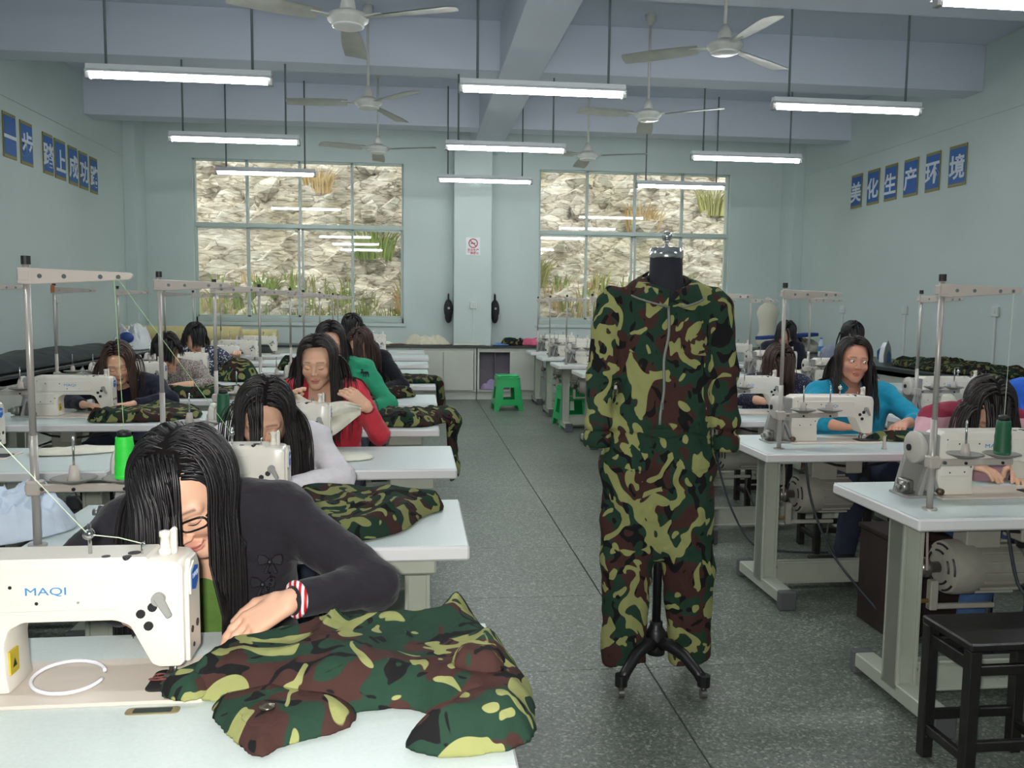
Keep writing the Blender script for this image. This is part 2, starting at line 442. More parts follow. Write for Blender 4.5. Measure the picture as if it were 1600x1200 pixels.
# ---- windows
gm = glass_mat()
for k, (a, b_, c, d) in enumerate(WIN):
    yf = Y1+.05; fr = MB(); t = .028; zt = c+(d-c)*.60
    fr.box(a, a+t, yf, yf+.07, c, d, .003); fr.box(b_-t, b_, yf, yf+.07, c, d, .003)
    fr.box(a, b_, yf, yf+.07, c, c+.075, .003); fr.box(a, b_, yf, yf+.07, d-t, d, .003); fr.box(a, b_, yf-.01, yf+.07, zt-.03, zt+.03, .003)
    q = (b_-a)/4
    win = struct('window_%d' % (k+1), fr, framem)
    for j in (1, 2, 3): mk('mullion', MB().box(a+j*q-.02, a+j*q+.02, yf, yf+.06, zt, d, .003), framem, win)
    for j in range(4):   # upper fixed lights
        mk('glass_pane', MB().box(a+j*q+.015, a+(j+1)*q-.015, yf+.03, yf+.034, zt+.02, d-.02, 0), gm, win)
    for j in range(4):   # lower sliding sashes
        yy = yf+(.012 if j in (0, 3) else .038); sa, sb = a+j*q+(.01 if j in (0, 2) else -.012), a+(j+1)*q+(.012 if j in (0, 2) else -.01)
        s = MB(); w_ = .034
        s.box(sa, sa+w_, yy, yy+.025, c+.06, zt-.02, .002); s.box(sb-w_, sb, yy, yy+.025, c+.06, zt-.02, .002)
        s.box(sa, sb, yy, yy+.025, c+.06, c+.105, .002); s.box(sa, sb, yy, yy+.025, zt-.055, zt-.02, .002)
        so_ = mk('sash', s, framem, win)
        mk('glass_pane', MB().box(sa+.02, sb-.02, yy+.010, yy+.014, c+.08, zt-.03, 0), gm, so_)
    mk('sill', MB().box(a-.04, b_+.04, Y1-.03, Y1+.06, c-.05, c, .004), wallm, win)

# ---- hillside outside
def rockm():
    m, N, L, b = nodes_of('hillside_rock')
    g = N.new('ShaderNodeNewGeometry'); mp = N.new('ShaderNodeMapping')
    mp.inputs['Rotation'].default_value = (0, math.radians(38), 0); mp.inputs['Scale'].default_value = (.5, 1, 2.2)
    L.new(g.outputs['Position'], mp.inputs[0])
    n = N.new('ShaderNodeTexNoise'); n.inputs['Scale'].default_value = 2.6; n.inputs['Detail'].default_value = 9; n.inputs['Roughness'].default_value = .68
    L.new(mp.outputs[0], n.inputs['Vector'])
    r = N.new('ShaderNodeValToRGB'); e = r.color_ramp.elements
    e[0].position = .33; e[0].color = lin((150, 137, 122)); e[1].position = .7; e[1].color = lin((228, 222, 212))
    x = e.new(.46); x.color = lin((192, 180, 164)); x = e.new(.56); x.color = lin((212, 203, 188))
    L.new(n.outputs[0], r.inputs[0])
    n2 = N.new('ShaderNodeTexNoise'); n2.inputs['Scale'].default_value = .9; n2.inputs['Detail'].default_value = 5; L.new(g.outputs['Position'], n2.inputs['Vector'])
    r2 = N.new('ShaderNodeValToRGB'); r2.color_ramp.elements[0].position = .52; r2.color_ramp.elements[1].position = .62
    L.new(n2.outputs[0], r2.inputs[0])
    mx = N.new('ShaderNodeMix'); mx.data_type = 'RGBA'; L.new(r2.outputs[0], mx.inputs[0]); L.new(r.outputs[0], mx.inputs[6]); mx.inputs[7].default_value = lin((164, 154, 124))
    mm = N.new('ShaderNodeMath'); mm.operation = 'MULTIPLY'; mm.inputs[1].default_value = .55; L.new(r2.outputs[0], mm.inputs[0]); L.new(mm.outputs[0], mx.inputs[0])
    nd = N.new('ShaderNodeTexNoise'); nd.inputs['Scale'].default_value = 3; L.new(mp.outputs[0], nd.inputs['Vector'])
    va = N.new('ShaderNodeVectorMath'); va.operation = 'MULTIPLY_ADD'; va.inputs[1].default_value = (.5, .5, .5); L.new(nd.outputs['Color'], va.inputs[0]); L.new(mp.outputs[0], va.inputs[2])
    vo = N.new('ShaderNodeTexVoronoi'); vo.feature = 'DISTANCE_TO_EDGE'; vo.inputs['Scale'].default_value = 3.4; L.new(va.outputs[0], vo.inputs['Vector'])
    vr = N.new('ShaderNodeValToRGB'); vr.color_ramp.elements[0].position = .0; vr.color_ramp.elements[1].position = .07; vr.color_ramp.elements[0].color = (.42, .38, .33, 1); L.new(vo.outputs['Distance'], vr.inputs[0])
    vc = N.new('ShaderNodeTexVoronoi'); vc.inputs['Scale'].default_value = 3.4; L.new(va.outputs[0], vc.inputs['Vector']); sc_ = N.new('ShaderNodeSeparateColor'); L.new(vc.outputs['Color'], sc_.inputs[0])
    mr = N.new('ShaderNodeMapRange'); mr.inputs[3].default_value = .72; mr.inputs[4].default_value = 1.05; L.new(sc_.outputs[0], mr.inputs[0])
    m1 = N.new('ShaderNodeMix'); m1.data_type = 'RGBA'; m1.blend_type = 'MULTIPLY'; m1.inputs[0].default_value = 1; L.new(mx.outputs[2], m1.inputs[6]); L.new(vr.outputs[0], m1.inputs[7])
    m2 = N.new('ShaderNodeMix'); m2.data_type = 'RGBA'; m2.blend_type = 'MULTIPLY'; m2.inputs[0].default_value = 1; L.new(m1.outputs[2], m2.inputs[6]); L.new(mr.outputs[0], m2.inputs[7])
    L.new(m2.outputs[2], b.inputs['Base Color']); b.inputs['Roughness'].default_value = .95
    bp = N.new('ShaderNodeBump'); bp.inputs['Strength'].default_value = .6; bp.inputs['Distance'].default_value = .12
    L.new(n.outputs[0], bp.inputs['Height']); L.new(bp.outputs[0], b.inputs['Normal'])
    return m
rk = rockm()
al = math.radians(58)
U_, T_ = np.meshgrid(np.linspace(-10, 13, 330), np.linspace(0, 9.5, 190), indexing='ij')
def hill(U, T):
    s = (U*math.sin(math.radians(-38))+T*math.cos(math.radians(38)))      # across the bedding
    al_ = U*math.cos(math.radians(38))+T*math.sin(math.radians(38))
    n0 = fbm(U*.35+9, T*.35, 1.5, 3, 3)
    s2 = s*2.6+2.6*n0+.5*fbm(U*1.3, T*1.3, 4, 8, 3)
    st = s2-np.floor(s2); saw = np.where(st < .8, st/.8, (1-st)/.2)
    brk = vn(al_*1.1+np.floor(s2)*3.7, np.floor(s2), 2, 5)
    fr_ = fbm(U*4, T*4, 7, 21, 4)
    return .8*(n0-.45)+.17*saw*(.4+1.2*brk)+.30*fr_
Dp = hill(U_, T_)
YH = 14.3+T_*math.cos(al)-Dp*math.sin(al); ZH = -.8+T_*math.sin(al)+Dp*math.cos(al)
V = np.stack([U_, YH, ZH], -1).reshape(-1, 3); nu, nv = U_.shape
ii, jj = np.meshgrid(np.arange(nu-1), np.arange(nv-1), indexing='ij'); ii = ii.ravel(); jj = jj.ravel()
F = np.stack([ii*nv+jj, (ii+1)*nv+jj, (ii+1)*nv+jj+1, ii*nv+jj+1], 1)
hillo = mk('hillside', np_mesh([(V, F, 0)], rk, 'hillside', smooth=False), rk); hillo['kind'] = 'structure'
og = mk('outside_ground', MB().box(-10, 13, 13.15, 15.2, -1.2, -.3, 0), mat('outside_soil', (140, 135, 95), .95, var=.3, vs=4)); og['kind'] = 'structure'
rng = np.random.default_rng(4)
rock_me = []
for k in range(5):
    bm = bmesh.new(); bmesh.ops.create_icosphere(bm, subdivisions=1, radius=1)
    for v in bm.verts: v.co = Vector((v.co.x*1.35, v.co.y*.9, v.co.z*.75))*(.75+.5*rng.random())
    me = bpy.data.meshes.new('rock'); bm.to_mesh(me); bm.free(); me.materials.append(rk); rock_me.append(me)
for k in range(210):
    u = rng.uniform(-4.8, 7.8); t = rng.uniform(1.2, 7.2)
    if vn(u*.6, t*.6, 3, 77) < .42: continue
    d = float(hill(np.array(u), np.array(t)))
    o = mk('rock', rock_me[k % 5], rk, hillo)
    o.location = (u, 14.3+t*math.cos(al)-d*math.sin(al), -.8+t*math.sin(al)+d*math.cos(al))
    s = rng.uniform(.06, .2)*(1.6 if rng.random() < .15 else 1); o.scale = (s, s, s); o.rotation_euler = tuple(rng.uniform(-1, 1, 3)+np.array((0, -.65, 0)))
def blades(cx, cy, cz, n, h, spread, rng, lean=.5, wd=.012):
    V = []; F = []
    for k in range(n):
        a = rng.uniform(0, 2*PI); rr = spread*math.sqrt(rng.random()); x = cx+rr*math.cos(a); y = cy+rr*math.sin(a)*.5; hh = h*rng.uniform(.5, 1)
        dx = lean*hh*math.cos(a)*rng.random(); dy = -lean*hh*rng.random()*.6; b0 = len(V); w2 = wd*rng.uniform(.6, 1.3)
        V += [(x-w2, y, cz), (x+w2, y, cz), (x+dx*.35+w2*.8, y+dy*.35, cz+hh*.6), (x+dx*.35-w2*.8, y+dy*.35, cz+hh*.6), (x+dx, y+dy, cz+hh*.9)]
        F += [(b0, b0+1, b0+2, b0+3), (b0+3, b0+2, b0+4)]
    return V, F
grassm = [mat('grass_green', (128, 142, 74), .8, var=.3, vs=3), mat('grass_olive', (160, 156, 96), .8, var=.3, vs=3), mat('grass_dry', (186, 158, 112), .8, var=.25, vs=3)]
gb = MB()
for k in range(520):
    u = rng.uniform(-4.6, 7.4); t = rng.uniform(.5, 2.9); d = float(hill(np.array(u), np.array(t)))
    V, F = blades(u, 14.3+t*math.cos(al)-d*math.sin(al), -.85+t*math.sin(al)+d*math.cos(al), 9, rng.uniform(.25, .55), .16, rng)
    gb.add(V, F, int(rng.choice(3, p=[.6, .3, .1])))
gr = mk('grass', gb, grassm); tag(gr, 'weedy green grass along the foot of the rocky slope outside', 'grass'); gr['kind'] = 'stuff'
fb = MB()
for k in range(900):
    u = rng.uniform(-4.6, 7.4); t = rng.uniform(.7, 2.7); d = float(hill(np.array(u), np.array(t)))+rng.uniform(.15, .45)
    if vn(u*.9, t*.9, 1, 41) < .45: continue
    x, y, z = u, 14.3+t*math.cos(al)-d*math.sin(al), -.8+t*math.sin(al)+d*math.cos(al); s = rng.uniform(.008, .02)
    fb.add([(x-s, y, z), (x, y-s*.5, z-s), (x+s, y, z), (x, y-s*.3, z+s)], [(0, 1, 2, 3)])
fl2 = mk('wildflowers', fb, mat('flower_white', (235, 235, 222), .8)); tag(fl2, 'tiny white wildflowers dotted over the grass outside', 'flowers'); fl2['kind'] = 'stuff'
spotsC = [(-.75, 3.5, .55, 0, 'large green grass clump hanging on the rock face outside left window'), (.15, 4.9, .35, 1, 'olive grass tuft high on the rock outside left window'), (-2.6, 2.6, .3, 0, 'small leafy green tuft on bare rock outside left window'),
          (-1.8, 4.9, .4, 2, 'dry tan grass streak on upper rock outside left window'), (.6, 2.5, .5, 0, 'green grass clump at lower right of left window'), (-.05, 2.4, .45, 2, 'dry brown grass below large clump outside left window'),
          (2.15, 2.9, .45, 1, 'olive grass clump at left edge of right window'), (4.4, 4.2, .5, 2, 'dry grass hollow high up outside right window'), (2.2, 5.3, .35, 1, 'olive tuft near the top of right window'), (5.9, 4.6, .5, 1, 'olive bush at upper right outside right window')]
for (u, t, h, mi, lab) in spotsC:
    d = float(hill(np.array(u), np.array(t))); V, F = blades(u, 14.3+t*math.cos(al)-d*math.sin(al), -.9+t*math.sin(al)+d*math.cos(al), 130, h*1.5, h*.6, rng, .7, .011)
    o = mk('grass_clump', MB().add(V, F), grassm[mi]); tag(o, lab, 'grass clump', 'grass clumps on the slope')

# ---- counters and cabinets
def cabinet(name, label, xa, xb, ya, yb, ztop, face='-y', openleft=False, ndoor=2):
    t = thing(name, label, 'cabinet', ((xa+xb)/2, (ya+yb)/2, 0), 0, 'cabinets under the worktops')
    W_ = xb-xa; D_ = yb-ya; m = MB(); hx, hy = W_/2, D_/2
    m.box(-hx, hx, -hy+.03, hy, 0, .12, .002)
    m.box(-hx, -hx+.018, -hy, hy, .12, ztop, .001); m.box(hx-.018, hx, -hy, hy, .12, ztop, .001)
    m.box(-hx, hx, -hy, hy, .12, .138, .001); m.box(-hx, hx, hy-.018, hy, .12, ztop, .001); m.box(-hx, hx, -hy, hy, ztop-.06, ztop, .001)
    if face == '-y': m.box(-hx+.0, -hx+.03, -hy-.002, -hy+.02, .12, ztop, .001); m.box(hx-.03, hx, -hy-.002, -hy+.02, .12, ztop, .001)
    mk('body', m, woodw, t)
    if openleft: mk('interior', MB().box(-hx+.02, hx-.02, hy-.024, hy-.018, .14, ztop-.06, .001).box(-.22, -.21, -hy+.02, hy-.02, .14, ztop-.06, .001), mat('cabinet_inside_shade', (112, 106, 116), .7), t)  # lilac-grey sheet and divider, darkened to paint in the shade of the shallow inside
    for k in range(ndoor):
        if face == '-y':
            a = -hx+.034+k*(W_-.068)/ndoor; b_ = a+(W_-.068)/ndoor-.006
            if openleft and k == 0: continue
            d = mk('door', MB().box(a, b_, -hy-.02, -hy-.002, .14, ztop-.055, .003), woodw, t)
        else:
            s = 1 if face == '+x' else -1
            a = -hy+.02+k*(D_-.04)/ndoor; b_ = a+(D_-.04)/ndoor-.006; x = s*hx
            d = mk('door', MB().box(min(x, x+s*.018), max(x, x+s*.018), a, b_, .14, ztop-.055, .003), woodw, t)
    return t
where = ['half hidden by the left tables', 'behind the far left tables', 'left of the open one, with a chipped base', 'with its left door missing, behind the green stool']
for k, xa in enumerate((-2.00, -1.03, -.06, .91)):
    cabinet('cabinet', 'pale cabinet under the back worktop, '+where[k], xa, xa+.955, 12.36, 12.545, .76, openleft=(k == 3))
wt = mk('worktop', MB().prism([(-3.19,12.33),(1.9,12.33),(1.9,12.88),(1.13,12.88),(1.13,12.545),(.565,12.545),(.565,12.88),(-3.19,12.88)], .76, .79, 'xy'), darktop); tag(wt, 'dark worktop along the back wall under the windows', 'worktop')
cabinet('cabinet', 'pale cabinet run against the left wall under dark cloth', -3.95, -3.25, 6.2, 12.2, .76, '+x', ndoor=10)
wt = mk('worktop', MB().box(-3.98, -3.2, 6.15, 12.25, .76, .79, .004), darktop); tag(wt, 'dark worktop along the left wall', 'worktop')
cabinet('cabinet', 'pale cabinet run against the right wall below the upright iron', 4.98, 5.8, 6.65, 12.4, .75, '-x', ndoor=9)
wt = mk('worktop', MB().box(4.9, 5.82, 6.58, 12.42, .75, .79, .004), darktop); tag(wt, 'dark worktop along the right wall holding iron and cloth', 'worktop')

# ---- wall signs
bluem = mat('sign_blue', (22, 92, 168), .5, var=.06, vs=9); goldm = mat('sign_gold', (134, 128, 72), .5); charm = mat('sign_white', (214, 222, 228), .6)
def sign(ch, side, ya, yb, za, zb, label):
    cy = (ya+yb)/2; W_ = abs(yb-ya); H_ = zb-za; x = X0+.012 if side == 'L' else X1-.012
    t = thing('wall_sign', label, 'sign', (x, cy, za), PI/2 if side == 'L' else -PI/2, 'slogan signs on the walls')
    # local: x right, -y towards the room
    mk('border', MB().box(-W_/2, W_/2, 0, .010, 0, H_, .001), goldm, t)
    mk('panel', MB().box(-W_/2+.012, W_/2-.012, -.003, .006, .032, H_-.032, .001), bluem, t)
    lettering('character', ch, .27, charm, (0, -.0045, H_*.47), (PI/2, 0, 0), t, bold=.006, ext=.001)
Ls = [('一', 8.98, 9.25), ('步', 9.35, 9.62), ('踏', 9.88, 10.13), ('上', 10.18, 10.47), ('成', 10.56, 10.82), ('功', 10.88, 11.14), ('路', 11.22, 11.46)]
Ln = {'一': 'one bare white stroke, nearest the camera', '步': 'second from the camera', '踏': 'third, right after the wider gap', '上': 'fourth, an upright stroke on a bar', '成': 'fifth from the camera', '功': 'sixth, last but one before the corner', '路': 'seventh, nearest the window corner'}
Rn = {'美': 'first and farthest back', '化': 'second from the back', '生': 'third from the back', '产': 'fourth, with a long left leg stroke', '环': 'fifth, last but one before the camera', '境': 'sixth and nearest the camera'}
for ch, a, b_ in Ls:
    z = 2.79-(a-8.98)*.028; sign(ch, 'L', a, b_, z, z+.44, 'blue sign on left wall, '+Ln[ch])
Rs = [('美', 10.75, 11.02), ('化', 10.33, 10.61), ('生', 9.93, 10.2), ('产', 9.49, 9.78), ('环', 9.07, 9.34), ('境', 8.61, 8.91)]
for ch, a, b_ in Rs: sign(ch, 'R', a, b_, 2.73, 3.17, 'blue sign on right wall, '+Rn[ch])
# no-smoking sign on the pillar
t = thing('safety_sign', 'white no smoking notice with red ring on the pillar', 'sign', (.85, 12.538, 2.11))
mk('board', MB().box(-.105, .105, 0, .008, 0, .26, .001), mat('sign_board', (226, 230, 232), .5), t)
redm = mat('sign_red', (176, 52, 58), .5)
ring = MB(); pts = [(.062*math.cos(a), -.002, .175+.062*math.sin(a)) for a in np.linspace(0, 2*PI, 33)]
ring.tube(pts, .007, 6, False); ring.tube([(-.043, -.002, .218), (.043, -.002, .132)], .006, 6); mk('ring', ring, redm, t)
mk('cigarette', MB().box(-.035, .03, -.002, .001, .168, .182, .001), mat('sign_black', (40, 40, 44), .6), t)
lettering('lettering', '安全生产', .042, redm, (0, -.002, .079), (PI/2, 0, 0), t, bold=.001, ext=.0006)
lettering('lettering', '严禁烟火', .042, redm, (0, -.002, .033), (PI/2, 0, 0), t, bold=.001, ext=.0006)

# ---- wall sockets with conduits
pvc = mat('conduit_plastic', (206, 212, 208), .5)
def conduit(x, y, z0, z1, side, label):
    t = thing('wall_socket', label, 'socket', (x, y, z0))
    dx, dy = {'L': (.015, 0), 'R': (-.015, 0), 'B': (0, -.015)}[side]
    if side == 'B':
        mk('conduit', MB().box(-.014, .014, -.018, 0, 0, z1-z0, .003), pvc, t); mk('plate', MB().box(-.05, .05, -.03, 0, z1-z0, z1-z0+.1, .006), pvc, t)
        mk('rocker', MB().box(-.018, .018, -.036, -.03, z1-z0+.03, z1-z0+.07, .003), pvc, t)
    else:
        s = 1 if side == 'L' else -1; q = sorted((0, s*.018)); q2 = sorted((0, s*.03)); q3 = sorted((s*.03, s*.036))
        mk('conduit', MB().box(q[0], q[1], -.014, .014, 0, z1-z0, .003), pvc, t); mk('plate', MB().box(q2[0], q2[1], -.05, .05, z1-z0, z1-z0+.1, .006), pvc, t)
        mk('rocker', MB().box(q3[0], q3[1], -.018, .018, z1-z0+.03, z1-z0+.07, .003), pvc, t)
conduit(.86, 12.55, .8, 1.33, 'B', 'white socket and conduit at the foot of the pillar')
for y, l in ((11.1, 'white socket and conduit on right wall left of the bottle'), (9.6, 'white socket and conduit on right wall above the cyan worker'), (8.0, 'white socket and conduit on right wall above the camouflage pile')): conduit(X1, y, .8, 1.33, 'R', l)
for y, l in ((8.6, 'white socket and conduit on left wall behind the pale post'), (10.1, 'white socket and conduit on left wall left of the orange tag'), (12.0, 'white socket and conduit near left back corner')): conduit(X0, y, .8, 1.36, 'L', l)

# ---- fluorescent lamps
lampw = mat('lamp_housing', (208, 212, 214), .4); tubem = mat('tube_glow', (246, 248, 248), .3, emit=TUBE); sockm = mat('lamp_socket', (150, 152, 150), .5); rodm = mat('lamp_rod', (92, 104, 106), .5)
def lamp(cx, cy, z, label, first=[None]):
    if first[0] is None:
        t = thing('fluorescent_lamp', label, 'lamp', (cx, cy, z), 0, 'hanging tube lamps')
        m = MB(); m.prism([(-.03, .03), (-.055, .012), (-.052, .006), (-.02, .02), (.02, .02), (.052, .006), (.055, .012), (.03, .03), (.025, .062), (-.025, .062)], -.6, .6, 'yz')
        mk('housing', m, lampw, t)
        mk('tube', MB().cyl((-.575, 0, -.012), (.575, 0, -.012), .0165, n=12), tubem, t, True)
        for s in (-1, 1):
            so_ = MB(); so_.box(min(s*.575, s*.61), max(s*.575, s*.61), -.022, .022, -.035, .03, .004); mk('socket', so_, sockm, t)
            r = mk('rod', MB().cyl((s*.475, 0, .06), (s*.475, 0, ZC-2.94), .009, n=8), rodm, t, True)
            mk('ceiling_plate', MB().cyl((s*.475, 0, ZC-2.95), (s*.475, 0, ZC-2.94), .03, n=12), lampw, r)
        first[0] = t; return t
    return dup(first[0], (cx, cy, z), label)
names = {0: 'left', 1: 'middle', 2: 'right'}; rows = {0: 'nearest full row in view', 1: 'second row back', 2: 'row farthest back', 3: 'row at the top edge of the picture', 4: 'row above the camera'}
LP = [(-1.57, 6.1, 2.9, 0, 0), (-1.70, 8.5, 2.93, 0, 1), (-1.835, 11.0, 2.99, 0, 2), (.918, 6.2, 2.93, 1, 0), (.905, 8.6, 2.95, 1, 1), (.893, 10.98, 2.97, 1, 2),
      (3.325, 6.4, 2.94, 2, 0), (3.48, 8.8, 2.96, 2, 1), (3.466, 10.98, 2.965, 2, 2), (3.02, 3.86, 2.84, 2, 3), (-1.5, 3.75, 2.9, 0, 3), (.92, 3.8, 2.9, 1, 3), (-1.5, 1.4, 2.9, 0, 4), (3.1, 1.4, 2.9, 2, 4)]
for (x, y, z, c, r) in LP: lamp(x, y, z, 'hanging fluorescent tube lamp, %s column, %s' % (names[c], rows[r]))

# ---- ceiling fans
fanw = mat('fan_enamel', (196, 198, 192), .45, var=.05, vs=20); fang = mat('fan_blade', (192, 193, 184), .5, var=.1, vs=9)
def fan(cx, cy, z, ang, label):
    t = thing('ceiling_fan', label, 'fan', (cx, cy, z), 0, 'ceiling fans')
    mk('down_rod', MB().cyl((0, 0, .1), (0, 0, ZC-z-.02), .013, n=10), fanw, t, True)
    mk('canopy', MB().lathe([(.055, ZC-z), (.05, ZC-z-.05), (.02, ZC-z-.1), (.0, ZC-z-.1)][::-1], n=16), fanw, t, True)
    mk('rod_cover', MB().lathe([(.05, .045), (.045, .1), (.022, .15), (0, .15)], n=16), fanw, t, True)
    mk('motor', MB().lathe([(0, -.05), (.085, -.048), (.1, -.04), (.105, -.02), (.125, -.01), (.13, .01), (.12, .025), (.06, .05), (0, .055)], n=28), fanw, t, True)
    mk('trim_ring', MB().lathe([(.088, -.05), (.098, -.046), (.098, -.04), (.086, -.044)], n=28), mat('fan_band', (226, 228, 224), .3), t, True)
    for k in range(3):
        a = math.radians(ang+120*k); ca, sa = math.cos(a), math.sin(a)
        M = Matrix.Rotation(a, 4, 'Z')
        b_ = MB(); n = 10
        V = []; F = []
        for i in range(n+1):
            f = i/n; r = .19+f*.54; wd = .058+.022*math.sin(f*PI*.75); tw = math.radians(13-5*f)
            for s, zz in ((-1, 0), (-.3, .006), (.3, .006), (1, 0)):
                V.append((r+(.012 if abs(s) < 1 and i == n else 0), s*wd*math.cos(tw), s*wd*math.sin(tw)+zz-.004-.02*f))
        for i in range(n):
            for j in range(3): F.append((i*4+j, (i+1)*4+j, (i+1)*4+j+1, i*4+j+1))
        b_.add(V, F)
        V2 = [(x, y, zz-.005) for x, y, zz in V]; b_.add(V2, [q[::-1] for q in F])
        o = mk('blade', b_.xf(M), fang, t, True)
        mk('blade_iron', MB().box(.1, .25, -.025, .025, -.006, .004, .003).xf(M), fanw, o)
fan(-.41, 5.5, 3.14, 90, 'ceiling fan nearest the camera, cut off by the top edge')
fan(2.2, 6.05, 3.25, -86, 'ceiling fan at upper right with one blade pointing up')
fan(-.43, 8.2, 3.25, -55, 'ceiling fan in mid room above the left tables')
fan(2.2, 8.05, 3.2, -42, 'ceiling fan in mid room right of the pillar line')
fan(-.43, 10.35, 3.21, 92, 'far ceiling fan in front of the left window')
fan(2.08, 10.3, 3.2, 88, 'far ceiling fan in front of the right window')

# ================================================================== SEWING TABLES, MACHINES, THREAD STANDS
lam = mat('table_laminate', (206, 218, 216), .38, var=.035, vs=160)
edgem = mat('table_edge', (226, 226, 226), .4)
steel = mat('table_frame_paint', (172, 178, 164), .5, var=.04, vs=14)
capm = mat('foot_rubber', (88, 90, 92), .8)
motm = mat('motor_paint', (158, 156, 146), .45, var=.05, vs=30)
cream = mat('machine_enamel', (228, 223, 212), .28, var=.015, vs=20)
creamd = mat('machine_bed_enamel', (214, 204, 192), .35)
greym = mat('belt_guard_grey', (150, 150, 146), .5)
blackm = mat('black_plastic', (26, 26, 28), .5)
chrome = mat('chrome', (205, 205, 205), .18, 1)
steelb = mat('bare_steel', (150, 148, 144), .32, .9)
bluel = mat('logo_blue', (64, 138, 196), .4)
badgeb = mat('badge_blue', (30, 100, 190), .35)
yellow = mat('sticker_yellow', (196, 176, 40), .5)
TZ = .74; TL = 1.2; TD = .56

def make_table(label, loc):
    t = thing('sewing_table', label, 'table', loc, 0, 'white sewing tables')      # origin: front-left corner on the floor
    top = MB(); top.box(0, TL, 0, TD, TZ-.042, TZ-.002, .006); tt = mk('table_top', top, edgem, t)
    mk('laminate', MB().box(.004, TL-.004, .006, TD-.004, TZ-.003, TZ, .001), lam, tt)
    for lx in (.10, 1.02):
        m = MB()
        m.box(lx, lx+.012, .235, .335, .06, TZ-.042, .002); m.box(lx+.064, lx+.076, .235, .335, .06, TZ-.042, .002)
        m.box(lx, lx+.076, .245, .325, .06, TZ-.042, .002)
        L_ = mk('leg', m, steel, t)
        mk('bracket', MB().box(lx-.01, lx+.086, .06, .5, TZ-.06, TZ-.042, .003), steel, L_)
        f = mk('foot', MB().box(lx, lx+.076, .035, .525, .03, .085, .004), steel, t)
        for ya in (.008, .51): mk('foot_cap', MB().box(lx-.003, lx+.079, ya, ya+.042, .0, .09, .006), capm, f)
    cb = mk('crossbeam', MB().box(.17, 1.03, .262, .278, .045, .155, .003).box(.17, 1.03, .255, .3, .045, .055, .002).box(.17, 1.03, .255, .3, .145, .155, .002), steel, t)
    for lx in (.182, 1.01):
        for zz in (.07, .13): mk('bolt', MB().cyl((lx, .262, zz), (lx, .252, zz), .008, n=8), steelb, cb)
    lettering('embossed_lettering', 'SIRUBA', .085, steel, (.64, .261, .10), (PI/2, 0, 0), cb, bold=.001, ext=.0025)
    mk('pedal_bar', MB().box(.17, 1.03, .34, .365, .015, .035, .003), steel, t)
    pd = mk('pedal', MB().box(.47, .72, .30, .52, .09, .105, .004), blackm, t)
    # motor
    mo = MB(); c = (0, .30, .485)
    mo.lathe([(.03, .275), (.07, .277), (.092, .292), (.097, .315), (.097, .375), (.087, .392), (.087, .54), (.078, .556), (.03, .56)], (0, c[1], c[2]), 'x', 28)
    mt = mk('motor', mo, motm, t, True); smooth_by_angle(mt)
    fins = MB()
    for k in range(16):
        a = 2*PI*k/16; M = Matrix.Translation((0, c[1], c[2])) @ Matrix.Rotation(a, 4, 'X'); fins.add([tuple(M @ Vector(p)) for p in ((.395, -.002, .085), (.54, -.002, .085), (.54, -.002, .095), (.395, -.002, .095), (.395, .002, .085), (.54, .002, .085), (.54, .002, .095), (.395, .002, .095))],
                                                                                                             [(0, 1, 2, 3), (7, 6, 5, 4), (3, 2, 6, 7), (0, 3, 7, 4), (1, 5, 6, 2)])
    mk('cooling_fin', fins, motm, mt)
    for a0 in np.linspace(0, 2*PI, 6)[:-1]:
        for rr, xx in ((.06, .2745), (.082, .2835)):
            mk('vent', MB().tube([(xx, c[1]+rr*math.cos(a0+u), c[2]+rr*math.sin(a0+u)) for u in np.linspace(0, .75, 6)], .004, 5), blackm, mt)
    mk('mount', MB().box(.35, .48, .26, .34, .56, TZ-.042, .004).box(.31, .52, .24, .36, .655, TZ-.042, .003), motm, mt)
    mk('pulley', MB().lathe([(.01, .198), (.036, .2), (.028, .21), (.036, .22), (.036, .23), (.02, .235), (.02, .28)], (0, c[1], c[2]), 'x', 18), steelb, mt, True)
    mk('clutch_lever', MB().box(.22, .47, .255, .275, .345, .363, .004).box(.22, .25, .25, .28, .343, .45, .004), motm, mt)
    mk('lever_knob', MB().cyl((.19, .265, .375), (.22, .265, .375), .008, n=8), mat('brass', (150, 120, 80), .4, .7), mt)
    mk('pedal_rod', MB().tube([(.45, .265, .348), (.46, .30, .28), (.56, .36, .10)], .005, 6), steelb, t)
    mk('belt', MB().tube([(.21, .266, .485), (.213, .285, .692)], .0045, 6).tube([(.21, .334, .485), (.213, .345, .692)], .0045, 6), mat('belt_grey', (170, 156, 148), .7), t)
    mk('switch_box', MB().box(.45, .53, .12, .22, .62, TZ-.042, .005), motm, t)
    mk('drawer', MB().box(.93, 1.11, .05, .30, .645, TZ-.042, .006), steel, t)
    mk('oil_pan', MB().box(.42, .66, .26, .44, .655, TZ-.042, .02), mat('pan_dark', (62, 64, 66), .5), t)
    mk('wire', MB().tube([(.3, .15, .69), (.4, .13, .66), (.52, .14, .645), (.66, .17, .66), (.8, .2, .69)], .006, 6), blackm, t)
    mk('knee_lift', MB().tube([(.72, .40, .69), (.72, .43, .60), (.72, .45, .56)], .008, 6).box(.68, .76, .445, .46, .5, .58, .006), blackm, t)
    return t

